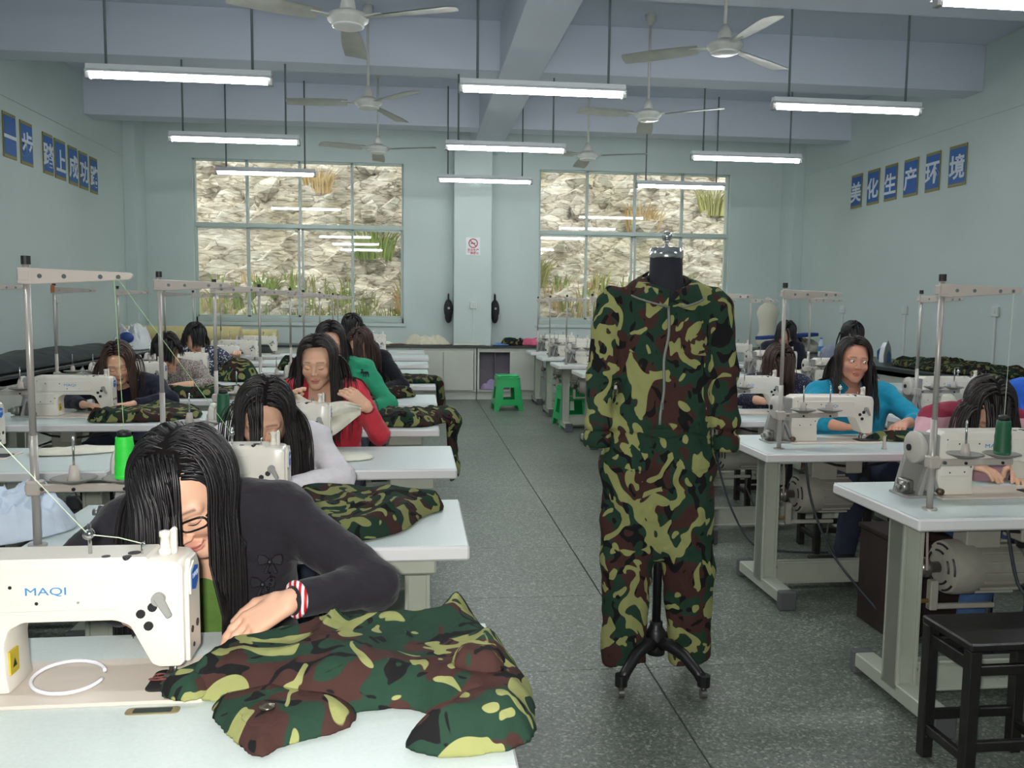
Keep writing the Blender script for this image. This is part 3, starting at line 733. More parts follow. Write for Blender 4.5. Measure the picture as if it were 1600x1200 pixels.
def rrect(x0, x1, z0, z1, r, n=4):
    P = []
    for cx, cz, a0 in ((x1-r, z0+r, -PI/2), (x1-r, z1-r, 0), (x0+r, z1-r, PI/2), (x0+r, z0+r, PI)):
        for k in range(n+1): a = a0+PI/2*k/n; P.append((cx+r*math.cos(a), cz+r*math.sin(a)))
    return P
def make_machine(label, loc):
    """origin: table surface under the middle of the bed; needle end towards +x, back of the machine towards -y"""
    t = thing('sewing_machine', label, 'sewing machine', loc, 0, 'industrial sewing machines')
    bed = MB().prism([(-.238, -.089), (.222, -.089), (.238, -.07), (.238, .089), (-.238, .089)], 0.0, .007, 'xy', .002, 1)
    bo = mk('bed', bed, creamd, t)
    mk('needle_plate', MB().prism(rrect(.12, .234, -.055, .03, .014), .007, .0085, 'xy'), blackm, bo)
    mk('slide_plate', MB().box(.14, .18, -.03, .0, .0085, .0095, .001), steelb, bo)
    body = MB()
    prof = [(-.232, .007), (-.093, .007), (-.098, .03), (-.1, .09), (-.092, .115), (-.07, .127), (.075, .127), (.098, .118), (.132, .05), (.145, .044), (.18, .044), (.187, .054), (.187, .215), (.178, .226), (.15, .229), (-.22, .229), (-.232, .22)]
    body.prism(prof, -.045, .047, 'xz', .007, 2)
    b_ = smooth_by_angle(mk('body', body, cream, t), 30)
    mk('top_cover', MB().box(-.215, .13, -.042, .044, .222, .2335, .005), cream, b_)
    ap = MB(); ap.prism(rrect(-.205, .088, .148, .205, .012), -.0478, -.044, 'xz', .0012, 1); mk('arm_panel', ap, cream, b_)
    mk('column_panel', MB().box(-.226, -.118, -.0478, -.044, .075, .135, .002), cream, b_)
    fp = MB(); fp.prism([(-.036, .05), (.038, .05), (.038, .20), (.02, .224), (-.02, .224), (-.036, .20)], .185, .193, 'yz', .002, 1); f_ = mk('face_plate', fp, cream, t)
    mk('badge', MB().prism([(-.03, .165), (.0, .157), (.022, .172), (.022, .208), (-.006, .217), (-.03, .205)], .193, .1955, 'yz'), cream, f_)
    mk('badge_label', MB().prism([(-.024, .172), (.0, .165), (.016, .178), (.016, .203), (-.006, .209), (-.024, .200)], .1955, .1962, 'yz'), badgeb, f_)
    lettering('badge_lettering', 'MAQI', .013, charm, (.1965, -.003, .192), (PI/2, 0, PI/2), f_, ext=.0002)
    for (yy, zz, r) in ((-.018, .1, .006), (.015, .1, .007), (-.01, .07, .004)):
        mk('face_screw', MB().cyl((.193, yy, zz), (.1945, yy, zz), r, n=10), blackm, f_)
    for (x, z, r) in ((.118, .139, .0075), (.137, .15, .0078), (.13, .118, .0078), (-.16, .19, .003), (-.085, .19, .003), (-.045, .162, .003), (-.112, .108, .003), (-.19, .088, .003), (-.135, .09, .003), (-.205, .205, .0025)):
        mk('screw', MB().cyl((x, -.0455-.0028*(x < .09), z), (x, -.0485, z), r, n=10), blackm, b_)
    mk('side_plug', MB().cyl((.072, -.047, .163), (.072, -.0495, .163), .006, n=12), cream, b_)
    mk('screw', MB().cyl((.02, -.0475, .162), (.02, -.049, .162), .0022, n=8), sockm, b_)
    for (x, y, r) in ((.06, -.03, .007), (.10, -.012, .0105), (.095, -.034, .0075)):
        mk('oil_cap', MB().cyl((x, y, .228), (x, y, .2345), r, n=12), blackm, b_)
    pl = MB(); pl.cyl((.148, -.046, .165), (.148, -.056, .165), .011, n=14); pl.prism([(.141, .166), (.162, .132), (.171, .137), (.156, .171)], -.058, -.05, 'xz', .002, 1)
    mk('presser_lever', pl, greym, t)
    nb = MB(); nb.cyl((.158, 0, .046), (.158, 0, .03), .0075); nb.cyl((.158, 0, .03), (.158, 0, .012), .003, .0015); nb.cyl((.149, .008, .046), (.149, .008, .014), .0035); nb.box(.140, .166, -.008, .02, .009, .013, .001)
    mk('needle_bar', nb, steelb, t, True)
    mk('pressure_screw', MB().lathe([(.011, .228), (.011, .238), (.008, .24), (.0075, .258), (.0095, .26), (.0095, .268), (.004, .27), (0, .27)], (.148, -.004, 0), n=14), cream, t, True)
    mk('lever_guard', MB().box(.155, .166, -.004, .012, .226, .273, .004), cream, t)
    pg = MB(); pg.cyl((.028, -.01, .229), (.028, -.01, .285), .0032, n=8); pg.cyl((.028, -.019, .268), (.028, -.013, .268), .009, n=14); pg.cyl((.028, -.012, .268), (.028, -.007, .268), .009, n=14)
    mk('pretension_guide', pg, chrome, t, True)
    mk('thread_guide', MB().tube([(.115, -.02, .229), (.115, -.02, .252), (.117, -.015, .254), (.119, -.02, .25)], .002, 6), chrome, t, True)
    wh = MB(); wh.lathe([(.008, -.315), (.02, -.318), (.045, -.312), (.056, -.305), (.058, -.292), (.054, -.284), (.045, -.282), (.045, -.262), (.03, -.262)], (0, 0, .172), 'x', 28)
    hw = mk('handwheel', wh, mat('handwheel_enamel', (196, 192, 184), .3), t, True); smooth_by_angle(hw, 40)
    mk('wheel_screw', MB().cyl((-.322, 0, .172), (-.314, 0, .172), .012, n=12), blackm, hw)
    bg_ = MB(); bg_.prism([(-.345, .0), (-.205, 0), (-.215, .20), (-.232, .222), (-.292, .222), (-.30, .16), (-.318, .11)], .03, .052, 'xz', .004, 1)
    bg_.prism([(-.275, .11), (-.232, .11), (-.232, .222), (-.275, .226)], -.05, .045, 'xz', .004, 1)
    bg_.prism([(-.272, .11), (-.262, .11), (-.205, .0), (-.225, .0)], -.045, -.02, 'xz', .002, 1); bg_.prism([(-.272, .11), (-.262, .11), (-.285, .0), (-.305, .0)], -.045, -.02, 'xz', .002, 1)
    bg_.box(-.35, -.2, -.055, .06, 0, .008, .002)
    mk('belt_guard', bg_, greym, t)
    bw = MB(); bw.cyl((-.33, -.02, .035), (-.355, -.02, .035), .02, n=14); bw.cyl((-.355, -.02, .035), (-.372, -.02, .035), .010, n=10); bw.box(-.34, -.31, -.03, .03, .01, .06, .004)
    mk('bobbin_winder', bw, steelb, t, True)
    mk('guard_knob', MB().cyl((-.225, -.06, .022), (-.225, -.045, .022), .012, n=12), mat('knob_bronze', (110, 96, 78), .35, .7), t, True)
    st = mk('warning_sticker', MB().box(-.1, -.0955, -.034, -.004, .035, .075, .0), yellow, b_)
    mk('warning_mark', MB().prism([(-.026, .046), (-.012, .046), (-.019, .06)], -.0955, -.095, 'yz'), blackm, b_)
    lettering('logo', 'MAQI', .0185, bluel, (-.03, -.0482, .181), (PI/2, 0, 0), b_, sx=1.45, bold=0, ext=.0003)
    return t

post_m = mat('stand_post', (176, 172, 166), .35, .3)
arm_m = mat('stand_arm', (186, 178, 170), .4)
def make_stand(label, loc):
    t = thing('thread_stand', label, 'thread stand', loc, 0, 'thread stands')
    mk('post', MB().cyl((0, 0, 0), (0, 0, .30), .0105, n=12).cyl((0, 0, .28), (0, 0, .75), .0088, n=12), post_m, t, True)
    mk('base_flange', MB().cyl((0, 0, 0), (0, 0, .006), .024, n=16), post_m, t)
    cp = mk('post_cap', MB().cyl((0, 0, .75), (0, 0, .772), .0115, n=12), blackm, t)
    ar = MB(); ar.prism([(-.016, .70), (.02, .698), (.262, .713), (.27, .72), (.27, .727), (.262, .732), (-.016, .742)], -.018, -.008, 'xz', .002, 1); ar.box(-.017, .017, -.019, .016, .705, .738, .004)
    a = mk('top_arm', ar, arm_m, t)
    for x in (.04, .1, .19, .235): mk('thread_eye', MB().cyl((x, -.0195, .72), (x, -.016, .72), .006, n=10), chrome, a)
    lb = MB(); lb.box(-.02, .275, -.02, -.008, .150, .172, .003); lb.box(-.018, .018, -.021, .018, .14, .18, .004); lw = mk('lower_bar', lb, arm_m, t)
    mk('bar_bolt', MB().cyl((.028, -.028, .161), (.028, -.02, .161), .006, n=8), steelb, lw)
    for x in (.105, .235):
        d = mk('spool_tray', MB().lathe([(0, .172), (.02, .172), (.056, .186), (.058, .188), (.055, .19), (.02, .178), (0, .178)], (x, -.014, 0), n=24), mat('tray_grey', (120, 118, 112), .5), t, True)
        mk('tray_screw', MB().cyl((x, -.024, .158), (x, -.02, .158), .005, n=8), blackm, lw)
        mk('cone_holder', MB().lathe([(.02, .176), (.014, .2), (.010, .222), (0, .222)], (x, -.014, 0), n=16), arm_m, d, True)
        mk('spool_pin', MB().cyl((x, -.014, .22), (x, -.014, .30), .0032, n=8), chrome, d, True)
    return t

ordn = ['first', 'second', 'third', 'fourth', 'fifth', 'sixth', 'seventh', 'eighth', 'ninth', 'tenth', 'eleventh']
COLS = {
 'L': (-1.05, [1.146, 2.27, 3.36, 4.45, 5.61, 6.85, 7.98, 9.15, 10.4, 11.55], 'column left of the aisle'),
 'F': (-2.39, [2.2, 3.40, 4.70, 5.85, 7.0, 8.2, 9.4, 10.6], 'far left column'),
 'R': (1.58, [2.457, 3.63, 4.72, 5.85, 6.95, 8.0, 9.15, 10.45, 11.65], 'column right of the aisle'),
 'G': (2.93, [3.50, 4.70, 6.55, 7.75, 9.3], 'far right column'),
}
tb = mc = stn = None
TBL = {}
for cn, (xl, ys, desc) in COLS.items():
    for k, y in enumerate(ys):
        x = xl+(.02*((k*7) % 3-1) if (cn, k) not in (('L', 0), ('R', 0), ('R', 1)) else 0)
        if cn == 'G': x += [0, 0, .18, .2, .35][k]
        wt_ = ', %s from the front in the %s' % (ordn[k], desc)
        l1 = 'white laminate sewing table'+wt_; l2 = 'cream industrial sewing machine'+wt_; l3 = 'grey metal thread stand'+wt_
        if tb is None:
            tb = make_table(l1, (x, y, 0)); T1 = tb
        else: T1 = dup(tb, (x, y, 0), l1)
        mx, my = x+.478, y+.334
        if (cn, k) == ('F', 0): mx -= .05
        if mc is None: mc = make_machine(l2, (mx, my, TZ))
        else: dup(mc, (mx, my, TZ), l2)
        sx, sy = x+.045, y+.085
        if cn == 'R': sx, sy = x+.11, y+.12
        if cn == 'G': sx, sy = x+.10, y+.12
        if stn is None: stn = make_stand(l3, (sx, sy, TZ))
        else:
            S1 = dup(stn, (sx, sy, TZ), l3)
        TBL[(cn, k)] = (x, y, sx, sy)
# the brand cast into the second right-hand crossbeam
# cones of thread standing on the trays
def spool(x, y, z, m, label, h=.105, r0=.026, r1=.02):
    t = thing('thread_spool', label, 'thread spool', (x, y, z), 0, 'spools of thread on the stands')
    pr = [(r0*.9, 0), (r0, .004)]+[(r0+(r1-r0)*f+.0006*math.sin(f*60), .004+f*(h-.008)) for f in np.linspace(0, 1, 14)]+[(r1*.9, h-.002), (0, h-.002)]
    mk('thread_winding', MB().lathe(pr, n=20), m, t, True)
    mk('cone_core', MB().lathe([(r1*.85, h-.003), (r1*.78, h+.012), (r1*.3, h+.016), (0, h+.016)], n=16), blackm, t, True)
gthread = mat('thread_dark_green', (30, 92, 62), .45, bump=.2, bs=300, bstretch=(.05, .05, 3))
bthread = mat('thread_bright_green', (52, 226, 70), .45, bump=.2, bs=300, bstretch=(.05, .05, 3))
def at_tray(key, j): x, y, sx, sy = TBL[key]; return sx+(.105, .235)[j], sy-.014, TZ+.2235
for key, j, m, l in ((('L', 1), 1, bthread, 'bright green thread spool on the nearest left stand'), (('L', 2), 1, gthread, 'dark green thread spool left of the worker in white'), (('R', 0), 1, gthread, 'dark green thread spool on the stand at right edge')):
    x, y, z = at_tray(key, j); spool(x, y, z-.038, m, l, .115, .027, .022)
# running threads
thm = mat('thread_line', (200, 214, 190), .6)
def thread(pts, label, r=.0009, m=None):
    o = mk('thread', MB().tube(pts, r, 5), m or thm); tag(o, label, 'thread', 'running threads')
x, y, sx, sy = TBL[('L', 1)]
thread([(sx+.235, sy-.014, TZ+.315), (sx+.225, sy-.022, TZ+.715)], 'thread rising from the bright green spool', m=mat('thread_pale_green', (170, 214, 150), .6))
lx, ly = TBL[('L', 1)][0]+.478+.028, TBL[('L', 1)][1]+.334-.016
thread([(sx+.235, sy-.022, TZ+.715), (lx, ly, TZ+.268)], 'thread running down from stand arm to white-jacket worker machine', m=MATS['thread_pale_green'])
lx0, ly0 = TBL[('L', 0)][0]+.478+.028, TBL[('L', 0)][1]+.334-.016
s0x, s0y = TBL[('L', 0)][2], TBL[('L', 0)][3]
thread([(s0x+.235, s0y-.022, TZ+.715), (lx0, ly0, TZ+.268)], 'white thread running down to the nearest machine from the left')
thread([(lx0, ly0, TZ+.268), (lx0+.05, ly0-.002, TZ+.262), (lx0+.087, ly0-.004, TZ+.252)], 'white thread along the top of the nearest machine')
x, y, sx, sy = TBL[('R', 0)]
thread([(sx+.235, sy-.014, TZ+.31), (sx+.235, sy-.02, TZ+.715)], 'thread rising from the spool at right edge')
# thread clip and tag hanging from stand in the left rows
tgo = mk('paper_tag', MB().box(-.012, .012, -.002, .002, 0, .05, .001), mat('tag_orange', (176, 110, 70), .7)); tag(tgo, 'orange brown tag hung on a thread stand post at left', 'tag')
tx, ty = TBL[('F', 3)][2:]; tgo.location = (tx, ty-.02, TZ+.705)

# ================================================================== PEOPLE
def nrm(v): v = np.asarray(v, float); return v/max(np.linalg.norm(v), 1e-9)
def skin_mat():
    m = mat('skin', (220, 170, 140), .5, attr='Col', spec=.35)
    b = m.node_tree.nodes['Principled BSDF']; b.inputs['Subsurface Weight'].default_value = .08; b.inputs['Subsurface Radius'].default_value = (.01, .004, .002)
    return m
skinm = skin_mat()
hairm = {}
def hair_mat(k):
    rgb = {'black': (24, 22, 24), 'dark': (34, 27, 26), 'brown': (62, 42, 34), 'softblack': (29, 25, 25)}[k]
    return mat('hair_'+k, rgb, .42, var=.35, vs=220, spec=.5)
FACE = []
def head_sdf(q, neck):
    ax = q.copy(); ax[..., 0] = np.abs(ax[..., 0])
    d = ell(q, (0, -.012, .032), (.073, .092, .086))
    d = smin(d, ell(q, (0, .026, -.018), (.062, .062, .086)), .03)
    d = smin(d, rcone(ax, (.044, .0, -.048), (.012, .066, -.094), .024, .019), .03)
    d = smin(d, rcone(q, (0, .05, -.085), (0, .073, -.098), .022, .016), .02)
    d = smin(d, ell(ax, (.034, .062, -.03), (.026, .026, .024)), .02)
    d = smin(d, rcone(ax, (0, .086, .021), (.044, .07, .016), .008, .010), .014)
    d = smax(d, -ell(ax, (.031, .108, -.001), (.019, .022, .011)), .010)
    d = smin(d, ell(ax, (.031, .0765, -.003), (.0135, .0125, .0105)), .004)
    d = smin(d, rcone(q, (0, .087, .008), (0, .104, -.030), .0055, .0085), .012)
    d = smin(d, ell(ax, (.0095, .096, -.035), (.0068, .0085, .006)), .006)
    d = smin(d, ell(q, (0, .0865, -.0615), (.021, .0115, .0052)), .0045)
    d = smin(d, ell(q, (0, .0865, -.0715), (.017, .0125, .0062)), .0045)
    d = smin(d, ell(ax, (.073, -.008, -.008), (.007, .016, .028)), .006)
    d = smin(d, rcone(q, (0, -.022, -.05), neck, .049, .052), .03)
    return d
def hand_prims(wr, d, b, side, curl=.5, spread=.0, thumb=.6):
    """wrist point, pointing direction, back-of-hand normal, side vector towards the thumb"""
    d = nrm(d); b = nrm(b-np.dot(b, d)*d); s = np.cross(d, b); s = s if np.dot(s, side) > 0 else -s
    P = []; wr = np.asarray(wr, float)
    for o in (.024, .008, -.008, -.023): P.append((wr+d*.012+s*o*.7, wr+d*.082+s*o, .0125, .0098, .012))
    for k, (o, L_, r) in enumerate(((.026, .068, .0083), (.0085, .077, .0086), (-.0095, .071, .0082), (-.026, .055, .0073))):
        p = wr+d*.083+s*o; a = curl*(.75+.12*k)*.55; di = d*math.cos(a)-b*math.sin(a)+s*spread*o*8
        for f, mul in ((.46, 1), (.30, 2.1), (.24, 3.0)):
            a = curl*(.75+.12*k)*.55*mul; di = nrm(d*math.cos(a)-b*math.sin(a)+s*spread*o*8)
            p2 = p+di*L_*f; P.append((p, p2, r*(1.0 if mul == 1 else .94), r*.9, .0035)); p = p2
    p = wr+d*.02+s*.024; q = p+nrm(d*.75+s*thumb-b*.25)*.04; q2 = q+nrm(d*.9+s*thumb*.25-b*.4*curl)*.03; q3 = q2+nrm(d+s*thumb*.05-b*.5*curl)*.024
    P += [(p, q, .0135, .0105, .01), (q, q2, .0105, .009, .004), (q2, q3, .009, .0072, .003)]
    return P
def eval_prims(P, prims):
    D = None
    for a, b, ra, rb, k in prims:
        e = rcone(P, a, b, ra, rb); D = e if D is None else smin(D, e, k)
    return D
def net_prims(prims, h, pad=.03, extra=None):
    A = np.array([p[0] for p in prims]+[p[1] for p in prims], float); R = max(max(p[2], p[3]) for p in prims)+pad
    def fn(P):
        D = eval_prims(P, prims)
        return extra(P, D) if extra is not None else D
    return sparse_nets(fn, A.min(0)-R, A.max(0)+R, h)

def hair_geo(hc, A, cols, N, L_, part=0., style='long', seed=1, wid=.0042, K=26, volume=.012, bang=None, clearx=.056, back=.0, bsway=0.):
    rng = np.random.default_rng(seed); cen = np.array((0, -.012, .034)); rad = np.array((.079, .098, .093))
    n = rng.normal(size=(N*7, 3)); n /= np.linalg.norm(n, axis=1)[:, None]
    def line(nf): return np.interp(nf, [-1, -.3, .15, .5, .8, 1], [-.75, -.45, -.02, .42, .60, .66])
    n = n[n[:, 2] > line(n[:, 1])][:N]
    q = cen+n*rad; p = hc+q@A.T
    side = np.where(n[:, 0] > part, 1., -1.)
    frontness = np.clip((n[:, 1]-.15)/.5, 0, 1); backn = np.clip(-n[:, 1], 0, 1)
    comb = np.stack([side*(.95-.4*backn), -.18-.55*backn+.25*frontness, .12-.3*backn], 1)
    Ls = L_*rng.uniform(.82, 1.0, len(n)); isb = np.zeros(len(n), bool)
    if bang:
        bx0, bx1, bl = bang
        isb = (n[:, 1] > .25) & (n[:, 0] > bx0) & (n[:, 0] < bx1)
        comb[isb] = np.stack([n[isb, 0]*.12+bsway, np.full(isb.sum(), 1.1), np.full(isb.sum(), .1)], 1)
        Ls[isb] = bl*rng.uniform(.85, 1.05, isb.sum())+.11*np.clip(.85-n[isb, 1], 0, .7)
    Ls = np.where(isb, Ls, np.maximum(Ls, .05)); ds = Ls/K
    off = volume*rng.uniform(.25, 1, len(n)); wc = nrm(np.array((0, 0, -1.)))
    cw = comb@A.T; cw /= np.linalg.norm(cw, axis=1)[:, None]; dirv = cw.copy(); pts = [p.copy()]
    walk = np.zeros(len(n))
    for k in range(K):
        wt = np.exp(-walk/np.where(isb, .05, .055))[:, None]
        dirv = dirv*.55+cw*wt*.9+wc*(1-wt*.75)*.85+rng.normal(size=dirv.shape)*.02
        ql = (p-hc)@A; nn = (ql-cen)/rad**2; nn = (nn/np.linalg.norm(nn, axis=1)[:, None])@A.T
        k0 = np.sqrt((((ql-cen)/(rad+off[:, None]))**2).sum(1)); ou = np.maximum((dirv*nn).sum(1), 0)*np.clip((1.5-k0)/.4, 0, 1)*np.clip(nn[:, 2]*1.7+.85, 0, 1)
        dirv = dirv-nn*ou[:, None]
        dirv /= np.linalg.norm(dirv, axis=1)[:, None]
        p = p+dirv*ds[:, None]; walk += ds
        q = (p-hc)@A
        for c, r in ((cen, rad), (np.array((0, .022, -.02)), np.array((.066, .072, .088)))):
            rr = r+off[:, None]; k0 = np.sqrt((((q-c)/rr)**2).sum(1)); ins = k0 < 1
            q[ins] = c+(q[ins]-c)/np.maximum(k0[ins], .2)[:, None]
        fz = (~isb) & (q[:, 1] > .02) & (q[:, 2] < .055) & (q[:, 2] > -.16) & (np.abs(q[:, 0]) < clearx)
        lim = clearx*np.clip((.055-q[:, 2])/.05, 0, 1)
        q[:, 0] = np.where(fz, side*np.maximum(np.abs(q[:, 0]), lim), q[:, 0])
        p = hc+q@A.T
        if back: p[:, 1] += back*ds*np.clip(walk-.1, 0, 1)*4
        for a, b, ra, rb, _ in cols:
            a = np.asarray(a); b = np.asarray(b); ba = b-a; h = np.clip(((p-a)@ba)/(ba@ba), 0, 1)
            c = a+h[:, None]*ba; v = p-c; dd = np.linalg.norm(v, axis=1); R = ra+(rb-ra)*h+.006+off*.6; ins = dd < R
            p[ins] = c[ins]+v[ins]/np.maximum(dd[ins], 1e-4)[:, None]*R[ins][:, None]
        pts.append(p.copy())
    P = np.stack(pts, 1)                                    # strands x K+1 x 3
    T = np.gradient(P, axis=1); T /= np.linalg.norm(T, axis=2)[..., None]+1e-9
    out = P-hc; S = np.cross(T, out); S /= np.linalg.norm(S, axis=2)[..., None]+1e-9; O = np.cross(S, T)
    f = np.linspace(0, 1, K+1); ww = (wid*(1-.75*f**3)*rng.uniform(.8, 1.5, (len(n), 1)))[..., None]
    ring = np.stack([P+S*ww, P+O*ww*.5, P-S*ww, P-O*ww*.5], 2)
    V = ring.reshape(-1, 3); M = len(n); st = (K+1)*4
    b0 = (np.arange(M)*st)[:, None, None]; kk = (np.arange(K)*4)[None, :, None]; j = np.arange(4)[None, None, :]
    a = b0+kk+j; bq = b0+kk+(j+1) % 4
    F = np.stack([a, bq, bq+4, a+4], -1).reshape(-1, 4)
    # scalp cap
    nu_, nv_ = 36, 20; th, ph = np.meshgrid(np.linspace(0, 2*PI, nu_, endpoint=False), np.linspace(.02, PI*.8, nv_), indexing='ij')
    d = np.stack([np.sin(ph)*np.cos(th), np.sin(ph)*np.sin(th), np.cos(ph)], -1)
    ok = d[..., 2] > line(d[..., 1])-.03
    CV = (hc+(cen+d*(rad+.003))@A.T).reshape(-1, 3); CF = []
    for i in range(nu_):
        for k in range(nv_-1):
            i2 = (i+1) % nu_
            if ok[i, k] and ok[i2, k] and ok[i, k+1] and ok[i2, k+1]: CF.append((i*nv_+k, i*nv_+k+1, i2*nv_+k+1, i2*nv_+k))
    return [(V, F, 0), (CV, np.array(CF), 1)]

trouser_m = {}
def person(label, hc, yaw_, pit, roll, sR, sL, hip, hair, top, elR=None, wR=None, dR=None, elL=None, wL=None, dL=None, knees=True, fine=.0045, eyes='down',
           curlR=.6, curlL=.6, skin=(224, 178, 150), sleeve=1.0, legs='jeans', inner=None, top_name='jacket', neckline=.0, bR=(0, 0, 1), bL=(0, 0, 1), armh=.0035, bulk=1.0, lean=.0):
    hc = np.array(hc, float); yw, pt, rl = [math.radians(v) for v in (yaw_, pit, roll)]
    f = np.array((math.sin(yw)*math.cos(pt), -math.cos(yw)*math.cos(pt), -math.sin(pt)))
    x = nrm(np.cross(f, (0, 0, 1))); u = np.cross(x, f)
    x, u = x*math.cos(rl)-u*math.sin(rl), u*math.cos(rl)+x*math.sin(rl)
    A = np.stack([x, f, u], 1)                               # local (x to image-left, forward, up) -> world
    sR = np.array(sR, float); sL = np.array(sL, float); hip = np.array(hip, float)
    nb = (sR+sL)/2+np.array((0, .01, .035)); ax = nrm(sR-sL)
    t = thing('person', label, 'person', (hip[0], hip[1], 0))
    org = np.array((hip[0], hip[1], 0.))
    parts = []; cols = []
    sk = np.array(lin(skin)[:3])
    # head
    nl = (nb-hc)@A; h = fine
    V, F = sparse_nets(lambda P: head_sdf(P, tuple(nl*.98)), (-.105, -.13, -.20), (.105, .13, .13), h)
    c = np.tile(sk, (len(V), 1)); xa = np.abs(V[:, 0])
    def blend(mask, rgb, amt): m_ = np.clip(mask, 0, 1)[:, None]*amt; c[:] = c*(1-m_)+np.array(lin(rgb)[:3])*m_
    lipm = np.clip(1.6-np.sqrt((V[:, 0]/.0215)**2+((V[:, 2]+.0663)/.0105)**2)*1.35, 0, 1)*(V[:, 1] > .07)
    blend(lipm, (190, 98, 98), .85)
    blend(np.exp(-((V[:, 2]+.0662)/.0014)**2)*(xa < .02)*(V[:, 1] > .07), (120, 50, 50), .7)
    br = np.exp(-((V[:, 2]-(.0205+.003*np.sin(xa*60)))/.0030)**2)*(xa > .013)*(xa < .047)*(V[:, 1] > .05)
    blend(br, (60, 46, 42), .75)
    blend(np.exp(-((xa-.036)**2+(V[:, 2]+.035)**2)/.0004)*(V[:, 1] > .04), (226, 150, 130), .3)
    blend(np.exp(-((xa-.0085)/.003)**2-((V[:, 2]+.0405)/.0022)**2)*(V[:, 1] > .085), (96, 50, 44), .6)
    parts.append((hc+V@A.T-org, F, 0)); cols.append(c)
    # torso core and arms (skin)
    hw = .10*bulk; hL = hip-ax*hw+np.array((0, 0, .0)); hR = hip+ax*hw
    chest = nb*.72+hip*.28
    core = [(hip-ax*.06, nb-ax*.05+(0, 0, -.1), .085, .07, .05), (hip+ax*.06, nb+ax*.05+(0, 0, -.1), .085, .07, .05), (nb-(0, 0, .1), nb, .06, .05, .04), (sL+(nb-sL)*.25, sR+(nb-sR)*.25, .045, .045, .04)]
    knee = []
    for s_, hh in ((-1, hL), (1, hR)):
        kn = np.array((hh[0]+s_*.03, hip[1]-.42, .50)); an = np.array((kn[0]+s_*.02, kn[1]+.06, .09)); knee.append((hh, kn, an))
        core += [(hh, kn, .075, .052, .03), (kn, an, .05, .035, .03)]
    V, F = net_prims(core, .014); parts.append((V-org, F, 0)); cols.append(np.tile(sk, (len(V), 1)))
    arms = []
    for el_, wr_, dd, s0, cu, bb, sg in ((elR, wR, dR, sR, curlR, bR, -1), (elL, wL, dL, sL, curlL, bL, 1)):
        if el_ is None:
            el_ = s0+np.array((-sg*.05, -.1, -.24)); wr_ = el_+np.array((sg*.10, -.2, .03)); dd = (sg*.4, -.9, -.1)
        el_ = np.array(el_, float); wr_ = np.array(wr_, float); arms.append((s0, el_, wr_))
        pr = [(s0, el_, .042, .036, .02), (el_, wr_, .036, .0235, .02)]
        hp = hand_prims(wr_, np.array(dd, float), np.array(bb, float), np.array((sg, 0, 0.)), cu)
        V, F = net_prims(pr, .009); 
        V2, F2 = net_prims([(el_*.35+wr_*.65, wr_, .030, .0225, .01)]+hp, armh, .012)
        parts += [(V-org, F, 0), (V2-org, F2, 0)]; cols += [np.tile(sk, (len(V), 1)), np.tile(sk, (len(V2), 1))]
    me = np_mesh(parts, skinm, 'body', cols)
    bo = mk('body', me, skinm, t)
    # clothing
    wide = .085*bulk
    gp = [(hip-ax*.085*bulk, sL*.7+nb*.3+(0, .0, -.09), .105*bulk, .088*bulk, .05), (hip+ax*.085*bulk, sR*.7+nb*.3+(0, 0, -.09), .105*bulk, .088*bulk, .05), (hip, chest, .115*bulk, .10*bulk, .05),
          (sL+(nb-sL)*.15, nb+(0, .012, .0), .056, .058, .04), (sR+(nb-sR)*.15, nb+(0, .012, .0), .056, .058, .04), (sL, sL+(nb-sL)*.4, .058, .06, .03), (sR, sR+(nb-sR)*.4, .058, .06, .03)]
    slv = []
    for (s0, el_, wr_) in arms:
        slv.append((s0, el_, .060*bulk, .050*bulk, .03)); e2 = el_+(wr_-el_)*sleeve; slv.append((el_, e2, .050*bulk, .037 if sleeve > .5 else .045, .025))
    rs = sum(ord(ch)*(k+3) for k, ch in enumerate(label)) % 97
    def wrk(G, D):
        n = fbm(G[..., 0]*15, G[..., 1]*15, G[..., 2]*24, rs, 3)-.43
        D = D+.022*n
        # neck opening
        hn = rcone(G, nb+np.array((0, -.005, -.02-neckline*.3)), nb+f*.02+np.array((0, -neckline*.9, .12)), .052+neckline*.25, .06+neckline*.4)
        D = smax(D, -hn, .008)
        if inner is not None:      # open front
            fr = np.array((0, -1, 0.)); cc = (nb+hip)/2; xx = (G-cc)@ax; yy = (G-cc)@fr
            wz = np.abs(xx-inner[1])-(inner[2]+.0*xx); D = smax(D, -np.maximum(wz, .02-yy), .012)
        return D
    gh = max(fine*1.9, .0085)
    V, F = net_prims(gp+slv, gh, .03, wrk)
    cloth = mk(top_name, np_mesh([(V-org, F, 0)], top, top_name), top, t)
    if inner is not None:
        ip = [(a, b, r1-.014, r2-.014, k) for a, b, r1, r2, k in gp]
        V, F = net_prims(ip, .012, .02); mk('shirt', np_mesh([(V-org, F, 0)], inner[0], 'shirt'), inner[0], t)
    if legs:
        lm = {'jeans': mat('jeans_dark', (40, 48, 66), .85, var=.2, vs=14, bump=.3, bs=40), 'blue': mat('jeans_blue', (62, 92, 136), .85, var=.3, vs=9, bump=.3, bs=40), 'tan': mat('trousers_tan', (128, 104, 84), .85), 'black': mat('trousers_black', (30, 30, 34), .85)}[legs]
        lp = []
        for hh, kn, an in knee: lp += [(hh, kn, .095, .068, .03), (kn, an, .066, .055, .02)]
        lp.append((hL, hR, .1, .1, .04))
        V, F = net_prims(lp, .013, .02, lambda G, D: D+.012*(fbm(G[..., 0]*12, G[..., 1]*12, G[..., 2]*16, rs+3, 2)-.38)); mk('trousers', np_mesh([(V-org, F, 0)], lm, 'trousers'), lm, t)
